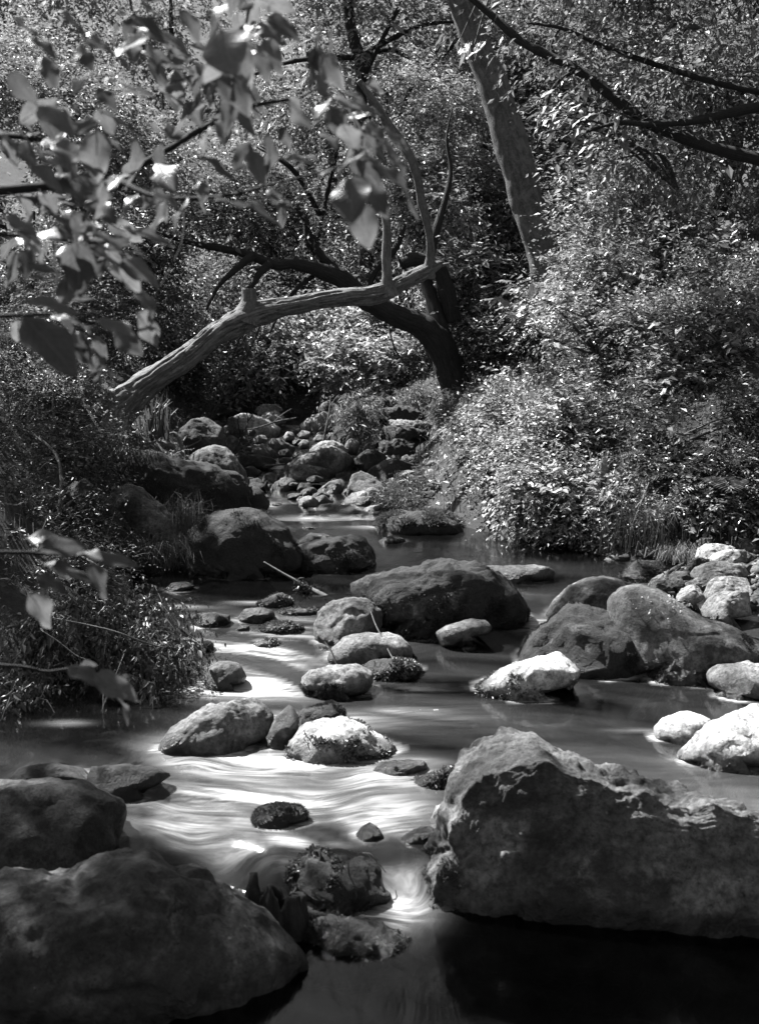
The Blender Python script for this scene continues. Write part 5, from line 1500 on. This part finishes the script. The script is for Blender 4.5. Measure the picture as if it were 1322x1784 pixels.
tag(o, 'fallen leaves and seedlings scattered on the banks', 'leaf litter', kind='stuff')
P = bank_points(8500, -5, 5.5, 5.2, 16, .10)
P = P[fbm(P * 1.1 + 7, 3, 22) > -.1]
D = nrm(rg.normal(0, .5, P.shape) + np.array([0, -.1, .9]))
G, tw = sprays(rg, P, D, rg.uniform(.1, .28, len(P)), 8, .036, .5, .35, False, .1)
V, F = merge([G, twigs_geo(*tw, np.full(len(P), .0018))])
o = add_mesh('undergrowth', V, F, M['tree'], smooth=False)
tag(o, 'low leafy undergrowth on both banks', 'undergrowth', kind='stuff')

# ferns by the hollow: each frond a part
def fern(label, px, py, Y, n, ln, seed, lean=(-.3, -.3, 0)):
    rgf = np.random.default_rng(seed)
    c = on_ground(px, py) if Y is None else at(px, py, Y)
    t = thing('fern', label, 'fern', c)
    for i in range(n):
        az = rgf.uniform(0, 2 * math.pi)
        d = np.array([math.cos(az), math.sin(az), 0]) * .7 + np.array(lean) + np.array([0, 0, .7])
        L = ln * rgf.uniform(.6, 1.2)
        u = np.linspace(0.1, 1, 22)
        C = c + nrm(d) * (u * L)[:, None] + np.array([0, 0, -.55 * L]) * (u ** 2)[:, None]
        T = nrm(np.gradient(C, axis=0))
        s = nrm(np.cross(T, [0, 0, 1.0]))
        ll = L * .26 * np.sin(np.pi * (u * .88 + .12)) ** .8 + .004
        P_ = np.vstack([C, C]); D_ = np.vstack([s + T * .45, -s + T * .45]); LL = np.r_[ll, ll]
        G_ = leaves_geo(rgf, P_, D_, LL, .22, np.tile([0, 0, 1.0], (44, 1)), six=False)
        st_ = tube_geo([c, C[8], C[-1]], [.003, .002, .0008], 4, 10)
        V_, F_ = merge([G_, (st_[0], st_[1])])
        add_mesh('frond', V_, F_, M['grass'], t, smooth=False)
fern('fern with long arching fronds at the edge of the dark hollow', 1240, 850, None, 11, .5, 961)
fern('fern drooping from the dark hollow above the stone heap', 1190, 830, None, 9, .42, 962)
fern('small fern below the shaded bush', 1150, 800, None, 7, .34, 963)
fern('fern beside the cut stump on the left bank', 110, 700, 8.9, 9, .4, 964)
fern('little fern at the foot of the ledge', 725, 825, 10.2, 6, .2, 965)

# ---------------------------------------------------------------- wood and litter
def stick(label, pts, Y0, Y1=None, mat='driftwood', side=(), name='stick', seed=0, cat='stick'):
    q, r = pxpath(pts, Y0, Y1)
    t = thing(name, label, cat, q[0])
    limb('stem', q, r, mat, t, 8, 40, .12, seed)
    for pp, y0, y1 in side:
        q2, r2 = pxpath(pp, y0, y1)
        limb('side_twig', q2, r2, mat, t, 6, 20, .1, seed + 1)
    return t
stick('driftwood stick slanting out of the pool with a clump of debris', [(460, 979, 1.5), (495, 1000, 2.2), (535, 1022, 3), (560, 1036, 5), (585, 1052, 6.5)], 6.55, 6.35, seed=1,
      side=[([(525, 1020, 2), (515, 1027, 1.5), (511, 1029, 1)], 6.45, 6.45), ([(533, 1030, 1), (532, 1045, .8), (522, 1058, .6)], 6.45, 6.4), ([(565, 1040, 2), (562, 1052, 1.5), (556, 1058, 1)], 6.38, 6.3)])
o = add_mesh('debris_clump', *leaves_geo(rg, at(528, 1025, 6.45) + rg.normal(0, .022, (120, 3)), rg.normal(0, 1, (120, 3)), rg.uniform(.015, .04, 120), .4)[:2], M['dark_shade_leaf'], loc=at(528, 1030, 6.45), smooth=False)
tag(o, 'clump of wet dead leaves snagged on the driftwood stick', 'debris', kind='stuff')
stick('thin knotty stick lying across the white water', [(426, 1172, 2), (455, 1171, 2), (480, 1173, 2.2), (510, 1170, 2), (545, 1171, 1.4)], 5.32, 5.32, 'darkbark', seed=3, side=[([(455, 1171, 1.5), (452, 1176, 1), (450, 1180, .8)], 5.3, 5.28)])
stick('arching thorny twig over the smooth oval boulder', [(646, 1066, 1), (655, 1090, 1.3), (668, 1115, 1.4), (680, 1140, 1.3), (692, 1158, 1)], 5.5, 5.2, seed=5, side=[([(668, 1122, 1), (660, 1136, .8), (654, 1148, .7)], 5.4, 5.3)])
stick('short twig standing against the smooth oval boulder', [(566, 1118, 1.2), (578, 1136, 1.5), (586, 1158, 1.3)], 5.3, 5.2, 'darkbark', seed=6)
stick('forked twig before the broad pale slab', [(402, 792, 1.6), (415, 776, 1.5), (425, 755, 1.5), (432, 735, 1.3), (430, 718, 1)], 11.3, 11.6, 'darkbark', seed=7, side=[([(431, 735, 1), (437, 728, 1), (441, 720, .8)], 11.5, 11.6), ([(420, 765, 1), (415, 735, 1), (418, 722, .8)], 11.5, 11.6)])
stick('bleached branch lying across the head of the cascade', [(415, 748, .8), (440, 747, 1), (465, 740, 1.3), (485, 734, 1.6), (516, 728, 1.2)], 12.0, 12.4, seed=8, side=[([(475, 737, 1), (492, 722, .8), (508, 712, .6)], 12.2, 12.3)])
stick('thin upright twig in front of the large sloping boulder', [(562, 770, 1.2), (568, 745, 1.3), (574, 715, 1.2), (576, 690, 1)], 11.6, 11.8, seed=9, side=[([(576, 706, 1), (583, 696, .8), (590, 688, .7)], 11.7, 11.8)])
stick('white stick bridging two stones in the cascade', [(462, 811, 1.6), (480, 810, 1.8), (497, 808, 1.6)], 10.6, 10.7, seed=10)
stick('broken root end poking from the trickle', [(468, 856, 2.5), (464, 845, 3), (466, 838, 2)], 9.8, 9.8, 'darkbark', seed=11)
stick('grey driftwood root lying on the bank below the dead trunk', [(222, 773, 4), (250, 774, 6), (275, 775, 7), (298, 777, 7), (303, 784, 3)], 9.2, 9.2, seed=12, name='driftwood', cat='driftwood', side=[([(272, 774, 4), (280, 783, 4), (285, 790, 3)], 9.15, 9.1)])
stick('bent bare root with an upright end on the bank', [(255, 748, 1.2), (270, 756, 1.5), (290, 757, 1.6), (304, 754, 2), (311, 764, 3), (317, 780, 3.2), (319, 796, 2)], 9.6, 9.5, seed=13, name='driftwood', cat='driftwood')
stick('long bare twig running through the weeping shrub', [(100, 1078, 1.3), (150, 1088, 1.4), (200, 1100, 1.5), (250, 1118, 1.5), (285, 1128, 1)], 4.9, 4.9, seed=14)
stick('second bare twig low in the weeping shrub', [(75, 1100, 1.2), (105, 1120, 1.3), (130, 1140, 1.2), (148, 1148, .8)], 4.8, 4.8, seed=15)
stick('twig leaning in the upper pool', [(515, 914, 1), (522, 906, 1.2), (528, 898, .9)], 9.0, 9.1, 'darkbark', seed=16)
stick('bent root on top of the mound above the waterfall', [(544, 1470, 2.5), (549, 1482, 3), (556, 1484, 3), (558, 1496, 2.6), (550, 1512, 2.2), (546, 1520, 1.5)], 3.42, 3.36, 'darkbark', seed=17, side=[([(607, 1503, 1.5), (608, 1522, 1.3), (618, 1545, 1.2), (622, 1566, 1)], 3.3, 3.26)])
stick('thin twig bent over the mound above the waterfall', [(632, 1486, 1), (645, 1488, 1), (658, 1502, 1), (672, 1520, .8)], 3.4, 3.38, seed=18)
stick('forked twig leaning on the driftwood root', [(300, 790, 1), (345, 770, 1.2), (350, 760, 1)], 9.0, 9.0, seed=19)

# jagged broken stump in the near water
sb = at(480, 1660, 3.17)
stump = thing('broken_stump', 'black rotten stump with jagged spikes beside the smooth lumpy boulder', 'stump', sb)
sc_ = at(482, 1620, 3.17)
na, nh = 110, 26
th_ = np.linspace(0, 2 * math.pi, na, endpoint=False)
pk = [(math.pi * 1.05, 1518, .50), (math.pi * 1.42, 1533, .42), (math.pi * 1.78, 1550, .5), (math.pi * .1, 1558, .4), (math.pi * .6, 1556, .5)]
ztop = np.full(na, at(482, 1575, 3.17)[2])
for a_, py_, w_ in pk:
    dd = np.abs(np.angle(np.exp(1j * (th_ - a_))))
    ztop = np.maximum(ztop, ztop.min() + (at(482, py_, 3.17)[2] - ztop.min()) * np.clip(1.15 - dd / w_, 0, 1) ** .6)
ztop = ztop + .006 * fbm(np.stack([np.cos(th_) * 7, np.sin(th_) * 7, th_ * 0], -1), 3, 9)
zb = sc_[2] - .10
hh_ = np.linspace(0, 1, nh)
def shell(rad):
    Z = zb + (ztop - zb)[None, :] * hh_[:, None]
    rr = rad * (1.18 - .28 * hh_[:, None] + .16 * fbm(np.stack([np.cos(th_)[None] * 2.6 + 0 * Z, np.sin(th_)[None] * 2.6 + 0 * Z, Z * 9], -1), 4, 33))
    return np.stack([sc_[0] + rr * 1.25 * np.cos(th_)[None], sc_[1] + rr * np.sin(th_)[None], Z], -1)
Vo, Vi = shell(.062), shell(.045)
Vs_ = np.vstack([Vo.reshape(-1, 3), Vi.reshape(-1, 3)])
ii, jj = np.meshgrid(np.arange(nh - 1), np.arange(na), indexing='ij')
fo = np.stack([ii * na + jj, ii * na + (jj + 1) % na, (ii + 1) * na + (jj + 1) % na, (ii + 1) * na + jj], -1).reshape(-1, 4)
jj = np.arange(na); tb_ = (nh - 1) * na
rim = np.stack([tb_ + jj, tb_ + (jj + 1) % na, nh * na + tb_ + (jj + 1) % na, nh * na + tb_ + jj], -1)
add_mesh('stump_wall', Vs_, [np.vstack([fo, fo[:, ::-1] + nh * na, rim])], M['darkbark'], stump, uv=np.c_[Vs_[:, 2], np.tile(th_, 2 * nh) / 3])
# old sawn stump on the left bank
q, r = pxpath([(156, 730, 26), (157, 695, 22), (160, 665, 17), (161, 645, 15)], 9.1)
cs = thing('cut_stump', 'old rotten cut stump behind the foot of the dead trunk', 'stump', q[0])
limb('stump_wood', q, r, 'log', cs, 20, 40, .18, 730, .2)

# dead leaves caught round the stones, each its own thing
DL = [(690, 1450, 706, 1470, 3.72, 'curled pale dead leaf standing on end beside the little pointed stone'), (676, 1446, 694, 1450, 3.7, 'narrow dead leaf lying beside the curled one'),
      (738, 1455, 758, 1462, 3.68, 'round pale dead leaf against the huge dark boulder'), (715, 1432, 735, 1438, 3.78, 'folded dead leaf on the flat wet stone'),
      (748, 1422, 764, 1430, 3.8, 'dead leaf stuck under the wedged pale stone'), (722, 1238, 740, 1243, 4.75, 'floating dead leaf in the dark pool below the bright wedge boulder'),
      (755, 1236, 768, 1241, 4.75, 'second floating dead leaf beside the first in the dark pool'), (820, 1264, 838, 1266, 4.6, 'single dead leaf floating alone in the dark pool'),
      (512, 1630, 524, 1650, 3.2, 'white dead leaf at the foot of the jagged stump'), (520, 1638, 534, 1652, 3.19, 'second white dead leaf at the foot of the jagged stump')]
for x0, y0, x1, y1, Y, lab in DL:
    o = leaf_at(None, at(x0, y0, Y), at(x1, y1, Y - .01), nrm(np.array([.1, -.4, 1])), .6, None, LEAF_DEAD, 'dead_leaf')
    tag(o, lab, 'leaf')
# petals on the broad boulder
o_, V_, F_, N_ = ROCKS['R20']
px, py = project(V_)
sel = np.where((px > 1095) & (px < 1190) & (py > 1042) & (py < 1082) & ((N_ @ FWD) < 0))[0]
sel = rg.choice(sel, min(46, len(sel)), replace=False)
G = leaves_geo(rg, V_[sel] + N_[sel] * .008, rg.normal(0, 1, (len(sel), 3)), rg.uniform(.011, .018, len(sel)), .4, N_[sel])
o = add_mesh('fallen_petals', G[0], G[1], M['deadleaf'], smooth=False)
tag(o, 'white petals sprinkled on the broad smooth boulder', 'petals', kind='stuff')

# ---------------------------------------------------------------- unseen trees, added with crowns on the sun line to shade chosen spots
def unseen_shade_tree(label, base, targets, h, seed, leaf=.085):
    rgs = np.random.default_rng(seed)
    b0 = np.array([base[0], base[1], gz(base[0], base[1]) - .1])
    t = thing('unseen_shade_tree', label, 'tree', b0, 'unseen trees added to shade the stream')
    top = np.array([b0[0] + .2, b0[1] + .1, h - .8])
    limb('trunk', [b0, (b0 + top) / 2 + rgs.normal(0, .1, 3), top, top + np.array([.1, 0, 1.4])], [.17, .14, .11, .05], 'darkbark', t, 12, 30, .1, seed)
    bls = []
    for (x, y, z, r) in targets:
        hh = h + rgs.uniform(-.4, .5)
        c = np.array([x, y, z]) + SUN * (hh - z) / SUN[2]
        bls.append((c, (r, r, .45 * r), 1))
        limb('limb', [top, (top + c) / 2 + np.array([0, 0, .25]), c], [.035, .022, .008], 'darkbark', t, 7, 14, .1, seed + 1)
    n = int(sum(330 * b[1][0] ** 2 for b in bls))
    G, tw = foliage(rgs, bls, n, 9, leaf, .5, .4, False, shell=.6)
    o = add_mesh('foliage', G[0], G[1], M['tree'], t, smooth=False); o['kind'] = 'stuff'
unseen_shade_tree('unseen tall tree added to shade the near pool and its boulders', (-4.6, 5.6), [(-1.0, 3.3, .1, .45), (-.45, 3.1, 0, .35), (1.3, 3.6, .2, .3), (-1.15, 3.7, .15, .25), (.1, 2.7, -.1, .45), (-.6, 2.6, -.1, .5), (.9, 2.8, -.1, .5)], 5.6, 1001)
unseen_shade_tree('unseen tall tree added to shade the weeping shrub and the brushy bank', (-5.4, 8.2), [(-1.45, 5.15, .3, .33), (-1.7, 6.3, .5, .5), (-1.8, 7.4, .7, .7), (-2.5, 8.2, .9, .6), (-1.1, 7.2, .2, .4), (-1.0, 8.2, .4, .4), (-3.0, 7.5, 1, .8), (-2.2, 6.0, .6, .7)], 6.2, 1002)
unseen_shade_tree('unseen tall tree added to shade the brush behind the dead trunk', (-5.8, 12.5), [(-2.5, 12.3, .9, .45), (-2.8, 11.2, 1.2, .6), (.75, 12.4, 1.9, .4)], 7.2, 1003)
unseen_shade_tree('unseen tall tree added to shade the dark pool and the bank hollow', (-6.6, 9.2), [(1.1, 5.8, .1, .28), (1.6, 5.3, 0, .4), (.3, 7.1, .1, .35), (2.3, 8.3, .7, .5), (2.0, 8.7, .9, .35)], 6.4, 1004)

# gravel along the water's edge and in the heap
rgv = np.random.default_rng(1200)
def gravel(name, label, P, size):
    S0, F0 = ico(2)
    n = len(P)
    sc = size * np.exp(rgv.normal(0, .4, n))
    ax = nrm(rgv.normal(size=(n, 3)))
    A = rgv.uniform(.6, 1.1, (n, 1, 3)) * np.array([1, 1, .65])
    V = S0[None] * (1 + .22 * rgv.normal(size=(n, len(S0), 1))) * A * sc[:, None, None]
    an = rgv.uniform(0, 6.28, n)
    c_, s_ = np.cos(an)[:, None], np.sin(an)[:, None]
    V = np.stack([V[..., 0] * c_ - V[..., 1] * s_, V[..., 0] * s_ + V[..., 1] * c_, V[..., 2]], -1) + P[:, None]
    F = (F0[None] + (np.arange(n) * len(S0))[:, None, None]).reshape(-1, 3)
    o = add_mesh(name, V.reshape(-1, 3), F, M['rock'])
    tag(o, label, 'gravel', kind='stuff')
X, Y = rgv.uniform(1.35, 2.4, 900), rgv.uniform(6.1, 7.9, 900)
P1 = np.stack([X, Y, ground_z(X, Y)], -1)
P1 = P1[P1[:, 2] > zwater(P1[:, 1]) - .05][:300]
X, Y = rgv.uniform(-1.9, .5, 5000), rgv.uniform(9.2, 14.0, 5000)
P2 = np.stack([X, Y, ground_z(X, Y)], -1)
P2 = P2[np.abs(P2[:, 2] - zwater(P2[:, 1])) < .16][:750]
P2[:, 2] = np.maximum(P2[:, 2], zwater(P2[:, 1]) - .012)
gravel('gravel', 'pebbles and small stones at the edges of the stream', np.vstack([P1, P2]), .032)
